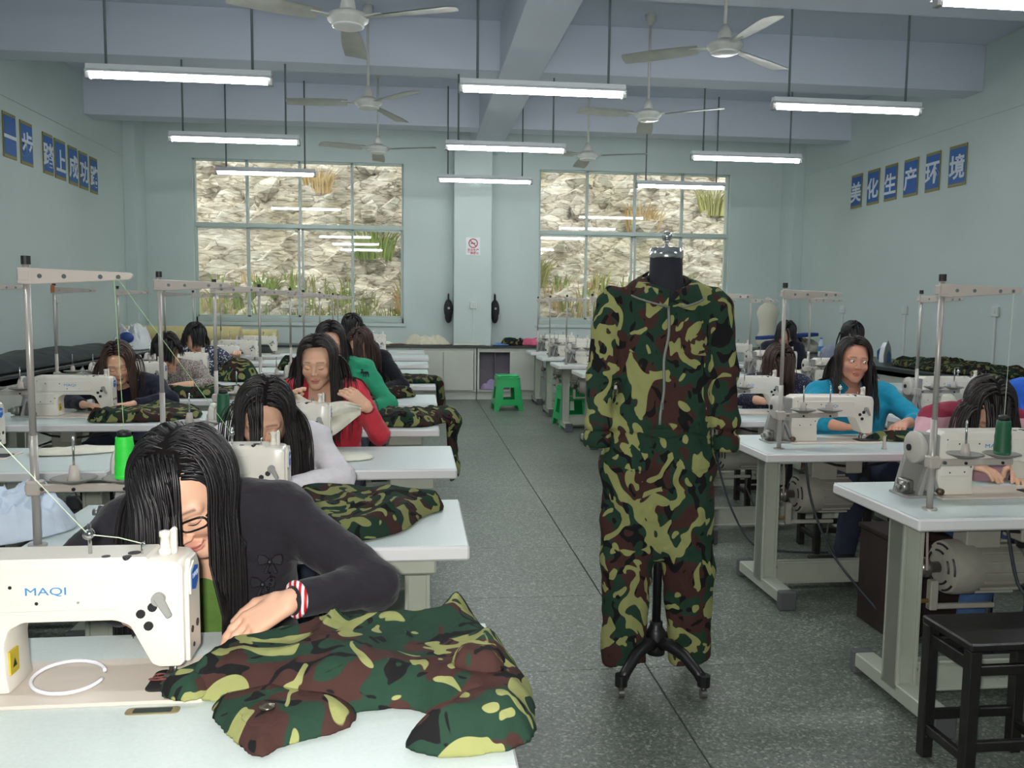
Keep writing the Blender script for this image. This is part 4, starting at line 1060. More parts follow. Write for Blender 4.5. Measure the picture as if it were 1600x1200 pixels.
        for hh, kn, an in knee:
            sp = [(an+np.array((0, .03, -.05)), an+np.array((0, -.13, -.062)), .036, .030, .02)]
            V, F = net_prims(sp, .009, .02, lambda G, D: np.maximum(D, .004-G[..., 2])); mk('shoe', np_mesh([(V-org, F, 0)], mat('shoe_dark', (44, 42, 44), .6), 'shoe'), mat('shoe_dark'), t)
    # hair
    coll = [(a, b, r1, r2, k) for a, b, r1, r2, k in gp[:2]+gp[3:]+slv[::2]]
    hp = dict(N=420, L_=.42, seed=rs); colr = hair.pop('col', 'black'); hp.update(hair)
    HG = hair_geo(hc, A, coll, **hp); hm = hair_mat(colr)
    hobj = mk('hair', np_mesh([(V-org, F, m) for V, F, m in HG], [hm, mat('scalp_dark', (22, 19, 19), .9, spec=.1)], 'hair'), hm, t)
    # eyes
    zs = np.linspace(.125, .03, 400)
    def surf(px, pu):
        Q = np.stack([np.full_like(zs, px), zs, np.full_like(zs, pu)], -1); dd = head_sdf(Q, tuple(nl)); i = np.argmax(dd < 0); return zs[i]
    def W(px, pf, pu): return hc+A@np.array((px, pf, pu))-org
    lash = MB()
    for s_ in (-1, 1):
        lo_ = -.007 if eyes == 'down' else .004
        pts = []
        for k in np.linspace(0, 1, 7):
            px = s_*(.018+.027*k); pu = lo_+(-.0035 if eyes == 'down' else .0045)*math.sin(PI*k)-.001*(1-k); pts.append(W(px, surf(px, pu)+.0006, pu))
        lash.tube(pts, [.0005, .0011, .0014, .0015, .0014, .0012, .0006], 5)
    mk('eyelashes', lash, mat('lash_dark', (34, 26, 26), .7), t)
    if eyes == 'open':
        ey = MB(); ir = MB()
        for s_ in (-1, 1):
            c_ = W(s_*.0315, surf(s_*.0315, .001)-.0085, .0008); ey.ball(c_, (.0118, .0118, .0085)); 
            ic = c_+A@np.array((s_*0-.0035, .0085, 0)); ir.ball(ic, (.0046, .0042, .0046))
        mk('eyes', ey, mat('eye_white', (225, 222, 220), .25), t, True); mk('irises', ir, mat('iris_dark', (40, 26, 22), .2), t, True)
    return t, dict(A=A, hc=hc, org=org, W=W, surf=surf, nb=nb, ax=ax, arms=arms)
# garment cloths
def fab(name, rgb, **k): return mat(name, rgb, k.pop('rough', .9), var=k.pop('var', .08), vs=k.pop('vs', 12), bump=k.pop('bump', .6), bs=k.pop('bs', 24), spec=.2, sheen=k.pop('sheen', .1))
jk_black = fab('jacket_black', (40, 38, 44), vs=40)
sh_green = fab('shirt_green', (92, 124, 58))
jk_white = fab('jacket_white', (220, 217, 222), bump=.9, bs=20)
cd_red = fab('cardigan_red', (206, 58, 72)); sh_pink = fab('shirt_pale_pink', (216, 200, 206))
sw_green = fab('sweater_green', (48, 148, 112)); tp_black = fab('top_black', (26, 28, 36)); tp_dark = fab('top_navy', (34, 36, 52))
bl_speck = spots('blouse_speckled', (190, 180, 172), (64, 58, 62), 210, .5, 'noise')
bl_polka = spots('blouse_flecked', (58, 66, 84), (206, 210, 214), 52, .34)
tp_polka = spots('blouse_navy_polka', (36, 40, 62), (150, 156, 176), 95, .22)
tp_cyan = fab('top_cyan', (36, 148, 180)); tp_pink = None; tp_blue = fab('jacket_blue', (40, 92, 184)); tp_maroon = fab('yoke_maroon', (150, 36, 66))

def two_tone(name, lowc, hic, z):
    m, N, L, b = nodes_of(name); tc = N.new('ShaderNodeTexCoord'); s = N.new('ShaderNodeSeparateXYZ'); L.new(tc.outputs['Object'], s.inputs[0])
    nz = N.new('ShaderNodeTexNoise'); nz.inputs['Scale'].default_value = 6; L.new(tc.outputs['Object'], nz.inputs['Vector'])
    ad = N.new('ShaderNodeMath'); ad.operation = 'MULTIPLY_ADD'; ad.inputs[1].default_value = .05; L.new(nz.outputs[0], ad.inputs[0]); L.new(s.outputs[2], ad.inputs[2])
    g = N.new('ShaderNodeMath'); g.operation = 'GREATER_THAN'; g.inputs[1].default_value = z+.025; L.new(ad.outputs[0], g.inputs[0])
    x = N.new('ShaderNodeMix'); x.data_type = 'RGBA'; L.new(g.outputs[0], x.inputs[0]); x.inputs[6].default_value = lin(lowc); x.inputs[7].default_value = lin(hic); L.new(x.outputs[2], b.inputs['Base Color']); b.inputs['Roughness'].default_value = .85
    return m
tp_pink = two_tone('jacket_pink_maroon', (214, 166, 176), (142, 34, 62), .95)
P1, i1 = person('woman in black jacket and glasses leaning over the nearest machine', (-.447, 1.735, 1.022), -6, 36, 16, (-.30, 1.93, .93), (-.63, 1.93, .90), (-.47, 2.02, .55),
    dict(N=1600, L_=.56, part=-.2, col='black', bang=(-.5, .9, .18), bsway=-.55, wid=.0025, K=32, volume=.016, clearx=.045), jk_black, (-.085, 1.80, .795), (-.245, 1.66, .815), (-.75, -.42, -.35), (-.75, 1.83, .80), (-.555, 1.70, .785), (.75, -.62, -.12),
    fine=.003, curlR=.85, curlL=.45, sleeve=.86, inner=(sh_green, .0, .062), armh=.0026, legs='black', bR=(.15, -.35, .9), bL=(0, -.2, 1))
P2, i2 = person('woman in white jacket bending behind the second left machine', (-.50, 2.90, 1.018), 4, 28, -4, (-.355, 3.05, .91), (-.66, 3.05, .91), (-.5, 3.12, .55),
    dict(N=1000, L_=.46, part=-.05, col='softblack', wid=.0030, K=28, volume=.015, bang=(.05, .7, .13)), jk_white, (-.255, 2.95, .795), (-.395, 2.83, .79), (-.85, -.5, -.05), (-.77, 2.95, .80), (-.62, 2.80, .78), (.7, -.7, 0), fine=.0036, bulk=.92)
P3, i3 = person('woman in red cardigan holding up white cloth', (-.455, 4.08, 1.12), -6, 14, 0, (-.285, 4.15, .965), (-.60, 4.15, .965), (-.45, 4.2, .55),
    dict(N=650, L_=.50, part=.02, col='dark', wid=.0038, K=28, volume=.012), cd_red, (-.165, 4.02, .78), (-.215, 3.90, .925), (-.55, -.1, .5), (-.70, 4.0, .8), (-.60, 3.86, .93), (.4, -.2, .5), fine=.0036, curlR=.9, inner=(sh_pink, -.0, .055), top_name='cardigan', sleeve=.8, bR=(.3, -.85, .3), bulk=.95, neckline=.03, legs='jeans')
P4, i4 = person('woman in green sweater with a small moose emblem', (-.50, 5.14, 1.165), 5, 20, 0, (-.30, 5.22, .995), (-.66, 5.22, .995), (-.48, 5.28, .55),
    dict(N=380, L_=.20, part=-.1, col='softblack', wid=.0045, volume=.008), sw_green, (-.155, 5.12, .80), (-.285, 5.0, .785), (-.8, -.5, 0), (-.8, 5.1, .8), (-.65, 4.98, .79), (.7, -.6, 0), sleeve=.72, top_name='sweater', neckline=.05, bulk=.95)
P5, i5 = person('woman in black top with brown hair behind the green sweater', (-.395, 6.28, 1.09), -22, 30, -6, (-.235, 6.38, .985), (-.56, 6.38, .985), (-.4, 6.44, .55),
    dict(N=420, L_=.27, part=.15, col='brown', wid=.0048, volume=.014, bang=(-.8, .1, .15)), tp_black, (-.09, 6.24, .80), (-.24, 6.12, .785), (-.8, -.5, 0), (-.7, 6.24, .8), (-.55, 6.12, .785), (.7, -.6, 0), top_name='top')
P6, i6 = person('dark haired head showing above the brown haired woman', (-.535, 7.42, 1.18), 0, 30, 0, (-.37, 7.52, 1.0), (-.70, 7.52, 1.0), (-.53, 7.56, .55),
    dict(N=260, L_=.25, col='black', wid=.006, volume=.01, bang=(-.8, .8, .11)), tp_dark, top_name='top')
P7, i7 = person('long brown haired woman in dark top at the far left', (-1.80, 5.42, 1.02), 14, 26, 6, (-1.62, 5.54, .87), (-1.95, 5.54, .87), (-1.78, 5.62, .55),
    dict(N=520, L_=.36, part=.1, col='brown', wid=.0045, volume=.014), tp_dark, (-1.5, 5.4, .79), (-1.66, 5.22, .785), (-.8, -.5, 0), (-2.09, 5.38, .80), (-1.93, 5.20, .785), (.85, -.5, 0), top_name='top', sleeve=.85)
P8, i8 = person('short haired woman in speckled blouse at the far left', (-1.83, 6.54, 1.03), 8, 40, 0, (-1.64, 6.66, .88), (-2.0, 6.66, .88), (-1.82, 6.74, .55),
    dict(N=420, L_=.10, col='softblack', wid=.0055, volume=.024, bang=(-.8, .8, .1), style='short'), bl_speck, (-1.52, 6.5, .79), (-1.72, 6.36, .785), (-.9, -.35, 0), (-2.1, 6.5, .8), (-1.92, 6.34, .785), (.8, -.5, 0), top_name='blouse', sleeve=.35)
P9, i9 = person('woman in navy flecked blouse raising her hand, farthest on the left', (-1.90, 7.66, 1.08), 30, 32, 0, (-1.74, 7.76, .93), (-2.05, 7.76, .93), (-1.88, 7.84, .55),
    dict(N=360, L_=.15, col='black', wid=.0055, volume=.014, bang=(-.8, .8, .11)), bl_polka, (-1.58, 7.66, .86), (-1.50, 7.46, .955), (.05, -.4, .1), (-2.1, 7.6, .8), (-1.95, 7.46, .79), (.7, -.6, 0), top_name='blouse', sleeve=.6)
P10, i10 = person('woman in cyan top glancing sideways behind the second right machine', (2.40, 4.42, 1.115), -10, 3, -5, (2.63, 4.50, .925), (2.24, 4.50, .925), (2.43, 4.56, .55),
    dict(N=650, L_=.44, part=.18, col='dark', wid=.0040, K=28, volume=.013), tp_cyan, (2.73, 4.30, .79), (2.56, 4.16, .80), (-.72, -.68, -.22), (2.13, 4.32, .79), (2.20, 4.12, .79), (.82, -.5, -.05), eyes='open', fine=.0036, sleeve=.5, top_name='top', skin=(208, 152, 128), legs='jeans')
P11, i11 = person('woman in navy polka dot blouse with a thick fringe', (2.45, 5.50, 1.02), 6, 42, 0, (2.68, 5.62, .87), (2.30, 5.62, .87), (2.48, 5.70, .55),
    dict(N=520, L_=.36, col='brown', wid=.0046, volume=.018, bang=(-.9, .9, .14)), tp_polka, (2.78, 5.5, .79), (2.62, 5.34, .785), (-.8, -.5, 0), (2.2, 5.48, .79), (2.28, 5.30, .785), (.85, -.5, 0), sleeve=.4, top_name='blouse', legs='tan')
P12, i12 = person('dark haired worker far right beside the blue ironing board', (3.93, 8.66, 1.13), 15, 35, 0, (4.12, 8.76, .97), (3.76, 8.76, .97), (3.94, 8.82, .55),
    dict(N=300, L_=.16, col='black', wid=.006, volume=.016, bang=(-.8, .8, .11)), tp_dark, top_name='top')
P13, i13 = person('dark haired worker in grey behind the cyan top', (3.93, 7.28, 1.15), 0, 35, 0, (4.1, 7.38, .99), (3.76, 7.38, .99), (3.93, 7.44, .55),
    dict(N=300, L_=.2, col='black', wid=.006, volume=.016, bang=(-.8, .8, .11)), fab('top_grey', (120, 126, 144)), top_name='top')
P14, i14 = person('woman in pink jacket with bowed head at right edge', (2.33, 3.20, 1.0), -14, 52, 4, (2.56, 3.36, .92), (2.20, 3.36, .93), (2.38, 3.46, .55),
    dict(N=620, L_=.27, part=-.1, col='dark', wid=.0040, volume=.015, bang=(-.6, .6, .15)), tp_pink, (2.64, 3.24, .79), (2.36, 3.04, .795), (-.55, -.8, -.12), (2.06, 3.24, .80), (2.13, 3.06, .80), (.62, -.75, -.12), sleeve=.8, fine=.0045, legs='blue', armh=.003)
P15, i15 = person('worker in blue jacket cut off by the right edge', (3.43, 4.12, 1.13), 0, 30, 0, (3.62, 4.22, .97), (3.25, 4.22, .97), (3.44, 4.3, .55),
    dict(N=300, L_=.25, col='black', wid=.006, volume=.012), tp_blue, top_name='jacket')

# ---- small things worn
from mathutils.bvhtree import BVHTree
BV = {}
def part_of(P, name): return [c for c in P.children if c.name.split('.')[0] == name][0]
def front_y(P, name, info, x, z):
    o = part_of(P, name); me = o.data
    bv = BV.get(o.name) or BVHTree.FromPolygons([v.co[:] for v in me.vertices], [p.vertices[:] for p in me.polygons])
    BV[o.name] = bv; h = bv.ray_cast(Vector((x-info['org'][0], -2, z)), Vector((0, 1, 0))); return (h[0].y, h[1]) if h[0] is not None else (-.1, Vector((0, -1, 0)))
def onface(info, px, pu, lift=.0): return info['W'](px, info['surf'](px, pu)+lift, pu)
g = MB()
for s_ in (-1, 1):
    cx = s_*.033; pts = []
    for k in range(21):
        a = 2*PI*k/20; px = cx+.026*math.copysign(abs(math.cos(a))**.6, math.cos(a)); pu = -.006+.0145*math.copysign(abs(math.sin(a))**.7, math.sin(a)); pts.append(i1['W'](px, .098-.35*abs(px)**1.15, pu))
    g.tube(pts, .0022, 6, False); g.tube([i1['W'](s_*.059, .080, .0), i1['W'](s_*.074, .05, .003), i1['W'](s_*.078, -.005, .0)], .002, 6)
g.tube([i1['W'](.009, .094, -.002), i1['W'](0, .099, .001), i1['W'](-.009, .094, -.002)], .0022, 6)
mk('eyeglasses', g, mat('glasses_black', (22, 20, 22), .3), P1, True)
def bracelet(info, k, f, r, m, name, wd=.004, P=None):
    s0, el_, wr_ = info['arms'][k]; c = el_+(wr_-el_)*f-info['org']; d = Vector(wr_-el_).normalized(); a = d.orthogonal().normalized(); b = d.cross(a); mb = MB()
    pts = [Vector(c)+(a*math.cos(t)+b*math.sin(t))*r for t in np.linspace(0, 2*PI, 25)]; mb.tube(pts, wd, 8, False); mk(name, mb, m, P, True)
def stripe_m():
    m, N, L, b = nodes_of('bracelet_stripes'); tc = N.new('ShaderNodeTexCoord'); wv = N.new('ShaderNodeTexWave'); wv.inputs['Scale'].default_value = 28; L.new(tc.outputs['Object'], wv.inputs['Vector'])
    r = N.new('ShaderNodeValToRGB'); r.color_ramp.elements[0].position = .48; r.color_ramp.elements[1].position = .52; r.color_ramp.elements[0].color = lin((190, 30, 44)); r.color_ramp.elements[1].color = lin((240, 236, 236)); L.new(wv.outputs[0], r.inputs[0]); L.new(r.outputs[0], b.inputs['Base Color']); return m
bracelet(i1, 0, .93, .031, stripe_m(), 'bracelet', .007, P1)
bracelet(i3, 0, .93, .029, blackm, 'bracelet', .0025, P3)
# bows and bead strings on the black jacket
nb1 = i1['nb']-i1['org']
def bow(c, s, P, m):
    mb = MB(); X, Y, Z = c
    for sg in (-1, 1):
        for (pts, y0) in (([(0, .1), (.45, .55), (.95, .62), (1.05, .15), (.9, -.3), (.4, -.2), (0, -.1)], 0), ([(.05, 0), (.3, -.35), (.62, -1.0), (.3, -1.1), (.08, -.5)], .003)):
            q = [(X+sg*u*s*.62, Z+v*s*.62) for u, v in pts]; mb.prism(q if sg > 0 else q[::-1], Y-.006+y0, Y+.002+y0, 'xz', .0015, 1)
    mb.ball((X, Y-.006, Z), (s*.14, .006, s*.16), 10)
    return mk('bow', mb, m, P)
satin = mat('satin_dark', (34, 33, 40), .4, var=.2, vs=30)
for (wx, wz) in ((-.312, .838), (-.328, .788)):
    c = (wx-i1['org'][0], front_y(P1, 'jacket', i1, wx, wz)[0]-.008, wz)
    bw = bow((c[0], c[1], c[2]), .042, P1, satin); bd = MB()
    for k in range(9): bd.ball((c[0]+.004*math.sin(k), c[1]-.014, c[2]-.02-.009*k), .0032, 8)
    mk('beads', bd, mat('bead_black', (20, 20, 24), .15), bw, True)
nk = MB()
for k in range(13):
    a = (k/12-.5)*2.2; nk.ball((nb1[0]+.055*math.sin(a)+.02, nb1[1]-.075-.035*math.cos(a), nb1[2]-.005-.05*math.cos(a)), .0045 if k != 7 else .011, 8)
mk('necklace', nk, mat('necklace_bead', (70, 56, 56), .2), P1, True)
# moose emblem on the green sweater
mo = [(-.020, .004), (-.013, .006), (-.008, .003), (.010, .004), (.016, .001), (.017, -.010), (.0175, -.022), (.014, -.022), (.012, -.010), (.006, -.009), (.004, -.022), (.001, -.022), (.001, -.009), (-.006, -.010), (-.007, -.022), (-.010, -.022), (-.0105, -.008), (-.016, -.005), (-.022, -.007), (-.023, -.002)]
em = MB().prism(mo, 0, .002, 'xz'); em.prism([(-.018, .006), (-.013, .006), (-.006, .016), (-.012, .013), (-.014, .018), (-.017, .013), (-.024, .016)], 0, .002, 'xz')
e_ = mk('emblem', em, mat('emblem_navy', (26, 32, 50), .8), P4); e_.scale = (1.25, 1.25, 1.25); ey_, en_ = front_y(P4, 'sweater', i4, -.295, .985); e_.location = (-.295-i4['org'][0], ey_-.012, .985); e_.rotation_euler = (.0, 0, math.atan2(-en_.x, -en_.y)*-1)
# buttons on the cardigan
for k in range(6):
    wx, wz = -.375-.004*k, .90-.05*k; yy_ = front_y(P3, 'cardigan', i3, wx, wz)[0]; mk('button', MB().cyl((wx-i3['org'][0], yy_+.002, wz), (wx-i3['org'][0], yy_-.004, wz), .006, n=10), blackm, P3)

# ================================================================== CLOTH, COVERALL, DRESS FORMS
camo_cov = camo('camo_coverall', 1.05, .82, 0.3, (1, 1, .8), .57)
camo_near = camo('camo_jacket', .95, .9, 2.2, (1, 1, 1), .56)
camo_t = camo('camo_cloth', 1.1, .6, 5.1)
camo_far = camo('camo_cloth_dark', 1.2, .4, 8.0)
def poly_sd(P, poly):
    """signed distance in the xy plane, negative inside"""
    poly = np.asarray(poly, float); n = len(poly); d = np.full(P.shape[:-1], 1e9); ins = np.zeros(P.shape[:-1], bool)
    x, y = P[..., 0], P[..., 1]
    for i in range(n):
        a = poly[i]; b = poly[(i+1) % n]; e = b-a
        t = np.clip(((x-a[0])*e[0]+(y-a[1])*e[1])/(e@e+1e-12), 0, 1)
        d = np.minimum(d, np.hypot(x-a[0]-t*e[0], y-a[1]-t*e[1]))
        c = ((a[1] <= y) & (b[1] > y)) | ((b[1] <= y) & (a[1] > y))
        xi = a[0]+(y-a[1])/(e[1] if abs(e[1]) > 1e-12 else 1e-12)*e[0]; ins ^= c & (x < xi)
    return np.where(ins, -d, d)
def smooth_poly(poly, it=2):
    p = np.asarray(poly, float)
    for _ in range(it): q = np.roll(p, -1, 0); p = np.stack([p*.75+q*.25, p*.25+q*.75], 1).reshape(-1, 2)
    return p
def heap_mesh(poly, z0, hmax, seed, h=.010, fs=11., ang=.5, hmin=.006, edge=None, rise=.05, fold=.8, sm=2):
    """a crumpled cloth lying on z0 inside the outline; beyond x=edge it bends over and hangs down"""
    poly = smooth_poly(poly, sm) if sm else np.asarray(poly, float)
    lo = np.array((*(poly.min(0)-.02), z0-.004-h)); hi = np.array((*(poly.max(0)+.02), z0+hmax*1.25+.02))
    ca, sa = math.cos(ang), math.sin(ang)
    def height(x, y, sd_):
        u = (x*ca+y*sa)*fs; v = (-x*sa+y*ca)*fs*.4; w1 = fbm(x*5, y*5, 1, seed+9, 2)*2
        r1 = 1-np.abs(2*vn(u+w1, v, 3, seed)-1); r2 = 1-np.abs(2*vn(u*2.3+w1, v*2.2, 5, seed+4)-1); low = vn(x*6, y*6, 2, seed+2)
        e = np.clip(-sd_/rise, 0, 1); e = e*(2-e)
        return hmin+(hmax-hmin)*e*((1-fold)+fold*(.55*r1**1.6+.3*r2**1.4+.4*low))
    def fn(P):
        wob = .012*(fbm(P[..., 0]*22, P[..., 1]*22, 0, seed+31, 2)-.38)
        s = poly_sd(P, poly)+wob
        return np.maximum(np.maximum((P[..., 2]-z0-height(P[..., 0], P[..., 1], s))*.7, z0+.001-P[..., 2]), s)
    V, F = sparse_nets(fn, lo, hi, h)
    if edge is not None:
        ex = edge; R = .012; over = V[:, 0]-ex; m = over > 0; hh = V[:, 2]-z0; a = np.clip(over/(R+.012), 0, PI/2); rest = np.maximum(over-(R+.012)*PI/2, 0)
        V[m, 0] = (ex+np.sin(a)*(R+hh)+.05*rest)[m]; V[m, 2] = (z0-R+np.cos(a)*(R+hh)-rest)[m]
    return V, F
def cloth(name, label, cat, poly, z0, hmax, seed, m, **k):
    V, F = heap_mesh(poly, z0, hmax, seed, **k); c = V.mean(0); c[2] = z0
    o = mk(name, np_mesh([(V-c, F, 0)], m, name), m); o.location = c; return tag(o, label, cat)
def ring_poly(cx, cy, rx, ry, seed, n=14, amp=.25):
    r = np.random.default_rng(seed); a = np.linspace(0, 2*PI, n, endpoint=False); k = 1+amp*(r.random(n)-.5)*2
    return np.stack([cx+rx*k*np.cos(a), cy+ry*k*np.sin(a)], 1)

# ---- the camouflage jacket being sewn on the nearest table
J = thing('camouflage_jacket', 'camouflage jacket spread over the nearest white table', 'jacket', (-.05, 1.45, TZ))
jo = np.array((-.05, 1.45, TZ))
def jpart(name, poly, z, hm, seed, parent=J, m=camo_near, **k):
    V, F = heap_mesh(poly, z, hm, seed, **k); return mk(name, np_mesh([(V-jo, F, 0)], m, name), m, parent)
jpart('body_panel', [(-.40, 1.41), (-.385, 1.475), (-.345, 1.56), (-.285, 1.60), (-.225, 1.665), (-.10, 1.685), (.02, 1.685), (.045, 1.72), (.065, 1.785), (.11, 1.79), (.125, 1.72), (.145, 1.63), (.18, 1.51), (.192, 1.43), (.187, 1.30), (.14, 1.22), (.05, 1.27), (-.01, 1.34), (-.09, 1.32), (-.2, 1.33), (-.30, 1.38), (-.345, 1.39)], TZ+.001, .075, 11, h=.0075, fs=10, ang=-.35, rise=.06, fold=.7)
jpart('sleeve_panel', [(-.31, 1.40), (-.33, 1.35), (-.28, 1.265), (-.225, 1.19), (-.19, 1.235), (-.10, 1.265), (-.085, 1.32), (-.12, 1.37), (-.2, 1.41)], TZ+.002, .04, 23, h=.007, fs=7, ang=.2, rise=.05, fold=.35, sm=1)
jpart('front_panel', [(.20, 1.44), (.195, 1.26), (.165, 1.19), (.05, 1.168), (-.02, 1.20), (-.005, 1.24), (.05, 1.30), (.09, 1.40), (.13, 1.47)], TZ+.002, .066, 37, h=.008, fs=7, ang=1.1, rise=.06, fold=.4, sm=1)
cuff = jpart('cuff', [(-.262, 1.335), (-.275, 1.285), (-.235, 1.235), (-.20, 1.245), (-.185, 1.30), (-.2, 1.34)], TZ+.024, .013, 41, h=.005, fs=4, rise=.03, fold=.2, sm=1)
b_ = mk('snap_button', MB().lathe([(.012, 0), (.0125, .003), (.010, .005), (.007, .0045), (.005, .0065), (0, .007)], n=20), mat('snap_brass', (110, 104, 92), .3, .9), cuff, True); b_.location = (-.225-jo[0], 1.285-jo[1], .0385)
jpart('pocket_flap', [(.055, 1.37), (.09, 1.43), (.16, 1.40), (.145, 1.33), (.10, 1.335)], TZ+.055, .034, 53, h=.006, fs=5, rise=.02, fold=.2, sm=1)
jpart('sewn_end', [(-.43, 1.43), (-.405, 1.385), (-.36, 1.365), (-.33, 1.41), (-.30, 1.48), (-.32, 1.53), (-.36, 1.52), (-.40, 1.48)], TZ+.0095, .04, 61, h=.006, fs=7, ang=.8, rise=.04, fold=.4, sm=1)
# other cloth in the left column
cloth('camouflage_cloth', 'crumpled camouflage cloth on the second table from the front left of the aisle', 'cloth', [(-.42, 2.74), (-.31, 2.79), (-.145, 2.80), (-.016, 2.75), (.087, 2.735), (.105, 2.66), (.03, 2.60), (-.01, 2.45), (-.082, 2.35), (-.182, 2.31), (-.308, 2.47)], TZ+.001, .085, 5, camo_t, h=.010, fs=8)
cloth('camouflage_cloth', 'camouflage cloth on the fourth left table, one end hanging over the aisle', 'cloth', [(-.24, 4.63), (-.18, 4.90), (-.03, 4.99), (.15, 4.92), (.26, 4.86), (.40, 4.80), (.52, 4.75), (.52, 4.62), (.38, 4.66), (.22, 4.70), (.13, 4.60), (.07, 4.50), (-.16, 4.49)], TZ+.001, .09, 7, camo_t, h=.012, fs=7, edge=.165)
cloth('camouflage_cloth', 'dark camouflage cloth on the sixth left table hanging over its end', 'cloth', [(-.3, 7.1), (-.2, 7.33), (.0, 7.36), (.15, 7.28), (.3, 7.22), (.48, 7.15), (.48, 6.98), (.28, 7.02), (.12, 7.0), (-.1, 6.98)], TZ+.001, .085, 9, camo_far, h=.016, fs=6, edge=.165)
cloth('camouflage_cloth', 'camouflage cloth under the elbow of the green sweater', 'cloth', [(-.36, 5.68), (-.30, 6.0), (-.1, 6.1), (.0, 6.05), (.02, 5.98), (-.1, 5.9), (-.2, 5.75), (-.28, 5.66)], TZ+.001, .075, 15, camo_far, h=.014, fs=7)
cloth('camouflage_cloth', 'flat camouflage cloth before the long brown haired woman', 'cloth', [(-1.80, 4.78), (-1.72, 5.02), (-1.62, 5.2), (-1.4, 5.22), (-1.22, 5.15), (-1.2, 4.82), (-1.4, 4.74), (-1.65, 4.72)], TZ+.001, .085, 17, camo_t, h=.013, fs=7)
cloth('camouflage_cloth', 'camouflage cloth before the speckled blouse', 'cloth', [(-1.78, 5.95), (-1.7, 6.2), (-1.4, 6.33), (-1.2, 6.3), (-1.18, 6.0), (-1.45, 5.9)], TZ+.001, .09, 19, camo_t, h=.016, fs=6)
cloth('camouflage_cloth', 'tall dark camouflage heap beside the raised hand', 'cloth', ring_poly(-1.46, 7.3, .20, .19, 3), TZ+.001, .24, 21, camo_t, h=.016, fs=5, rise=.16, fold=.3)
cloth('camouflage_cloth', 'dark camouflage bundle right of the tall heap', 'cloth', ring_poly(-1.22, 8.45, .13, .15, 8), TZ+.001, .15, 25, camo_far, h=.018, fs=5, rise=.1, fold=.3)
white_c = fab('cloth_cream', (224, 222, 206), bs=30); blue_c = fab('cloth_pale_blue', (200, 214, 230), bs=14, bump=.9)
cloth('white_cloth', 'small white cloth on the third left table by the pink reflection', 'cloth', [(-.40, 3.70), (-.22, 3.72), (-.16, 3.62), (-.2, 3.54), (-.36, 3.53)], TZ+.001, .022, 27, white_c, h=.008, fs=6)
cloth('white_cloth', 'long cream cloth on the far left table behind the pale post', 'cloth', [(-1.66, 3.82), (-1.5, 3.90), (-1.30, 3.93), (-1.22, 3.86), (-1.36, 3.75), (-1.6, 3.70)], TZ+.001, .03, 29, white_c, h=.010, fs=6)
cloth('striped_shirt', 'folded pale blue striped shirt left of the pale post', 'shirt', [(-1.42, 2.62), (-1.18, 2.70), (-1.05, 2.62), (-.96, 2.55), (-1.0, 2.44), (-1.10, 2.34), (-1.35, 2.33), (-1.45, 2.4)], TZ+.001, .13, 31, blue_c, h=.008, fs=13, ang=.3, rise=.05, fold=.9)
cloth('white_cloth', 'crumpled white cloth beside the polka dot blouse', 'cloth', ring_poly(2.62, 5.05, .10, .1, 12), TZ+.001, .035, 33, white_c, h=.010)
cloth('white_cloth', 'bundle of white cloth behind the cyan shoulder', 'cloth', ring_poly(3.28, 6.98, .17, .14, 14), TZ+.001, .15, 35, white_c, h=.014, fs=6, rise=.1)
cloth('white_cloth', 'white cloth pile right of the cyan top', 'cloth', ring_poly(3.52, 5.35, .12, .12, 15), TZ+.001, .13, 36, white_c, h=.013, fs=6, rise=.1)
cloth('camouflage_cloth', 'camouflage cloth under the hands of the cyan top', 'cloth', [(2.22, 4.0), (2.36, 4.04), (2.5, 4.02), (2.62, 4.1), (2.72, 4.14), (2.76, 4.02), (2.66, 3.93), (2.5, 3.9), (2.34, 3.93)], TZ+.001, .055, 39, camo_t, h=.009, fs=8, rise=.06)
cloth('dark_cloth', 'black cloth being sewn at the right edge', 'cloth', [(2.2, 2.83), (2.3, 2.88), (2.5, 2.87), (2.7, 2.9), (2.7, 2.76), (2.45, 2.76), (2.28, 2.77)], TZ+.0095, .02, 40, tp_black, h=.009)
# raised white cloth held by the woman in red
hc_ = thing('white_cloth', 'white cloth held up by the woman in red', 'cloth', (-.46, 3.82, .82))
U2, V2 = np.meshgrid(np.linspace(0, 1, 30), np.linspace(0, 1, 22), indexing='ij')
xx = -.64+.40*U2; zt = 1.005-.075*U2+.018*np.sin(U2*9); zb = .80+.02*np.sin(U2*7)+.10*np.clip(U2-.55, 0, 1)*2
zz = zt*(1-V2)+zb*V2; yy = 3.86-.06*V2+.016*np.sin(U2*12+V2*4)+.012*np.sin(V2*9+U2*5)
VV = np.stack([xx, yy, zz], -1).reshape(-1, 3)-np.array((-.46, 3.82, .82)); n1, n2 = U2.shape
FF = [(i*n2+j, (i+1)*n2+j, (i+1)*n2+j+1, i*n2+j+1) for i in range(n1-1) for j in range(n2-1)]
B2 = VV+np.array((0, .003, 0)); o = mk('panel', np_mesh([(VV, FF, 0), (B2, [f[::-1] for f in FF], 0)], white_c, 'panel'), white_c, hc_)
fl_ = VV.copy().reshape(n1, n2, 3)[:, :8].copy(); fl_[..., 1] += -.02-.012*np.sin(U2[:, :8]*10); fl_[..., 2] -= .01
mk('folded_hem', np_mesh([(fl_.reshape(-1, 3), [(i*8+j, (i+1)*8+j, (i+1)*8+j+1, i*8+j+1) for i in range(n1-1) for j in range(7)], 0)], white_c, 'hem'), white_c, hc_)
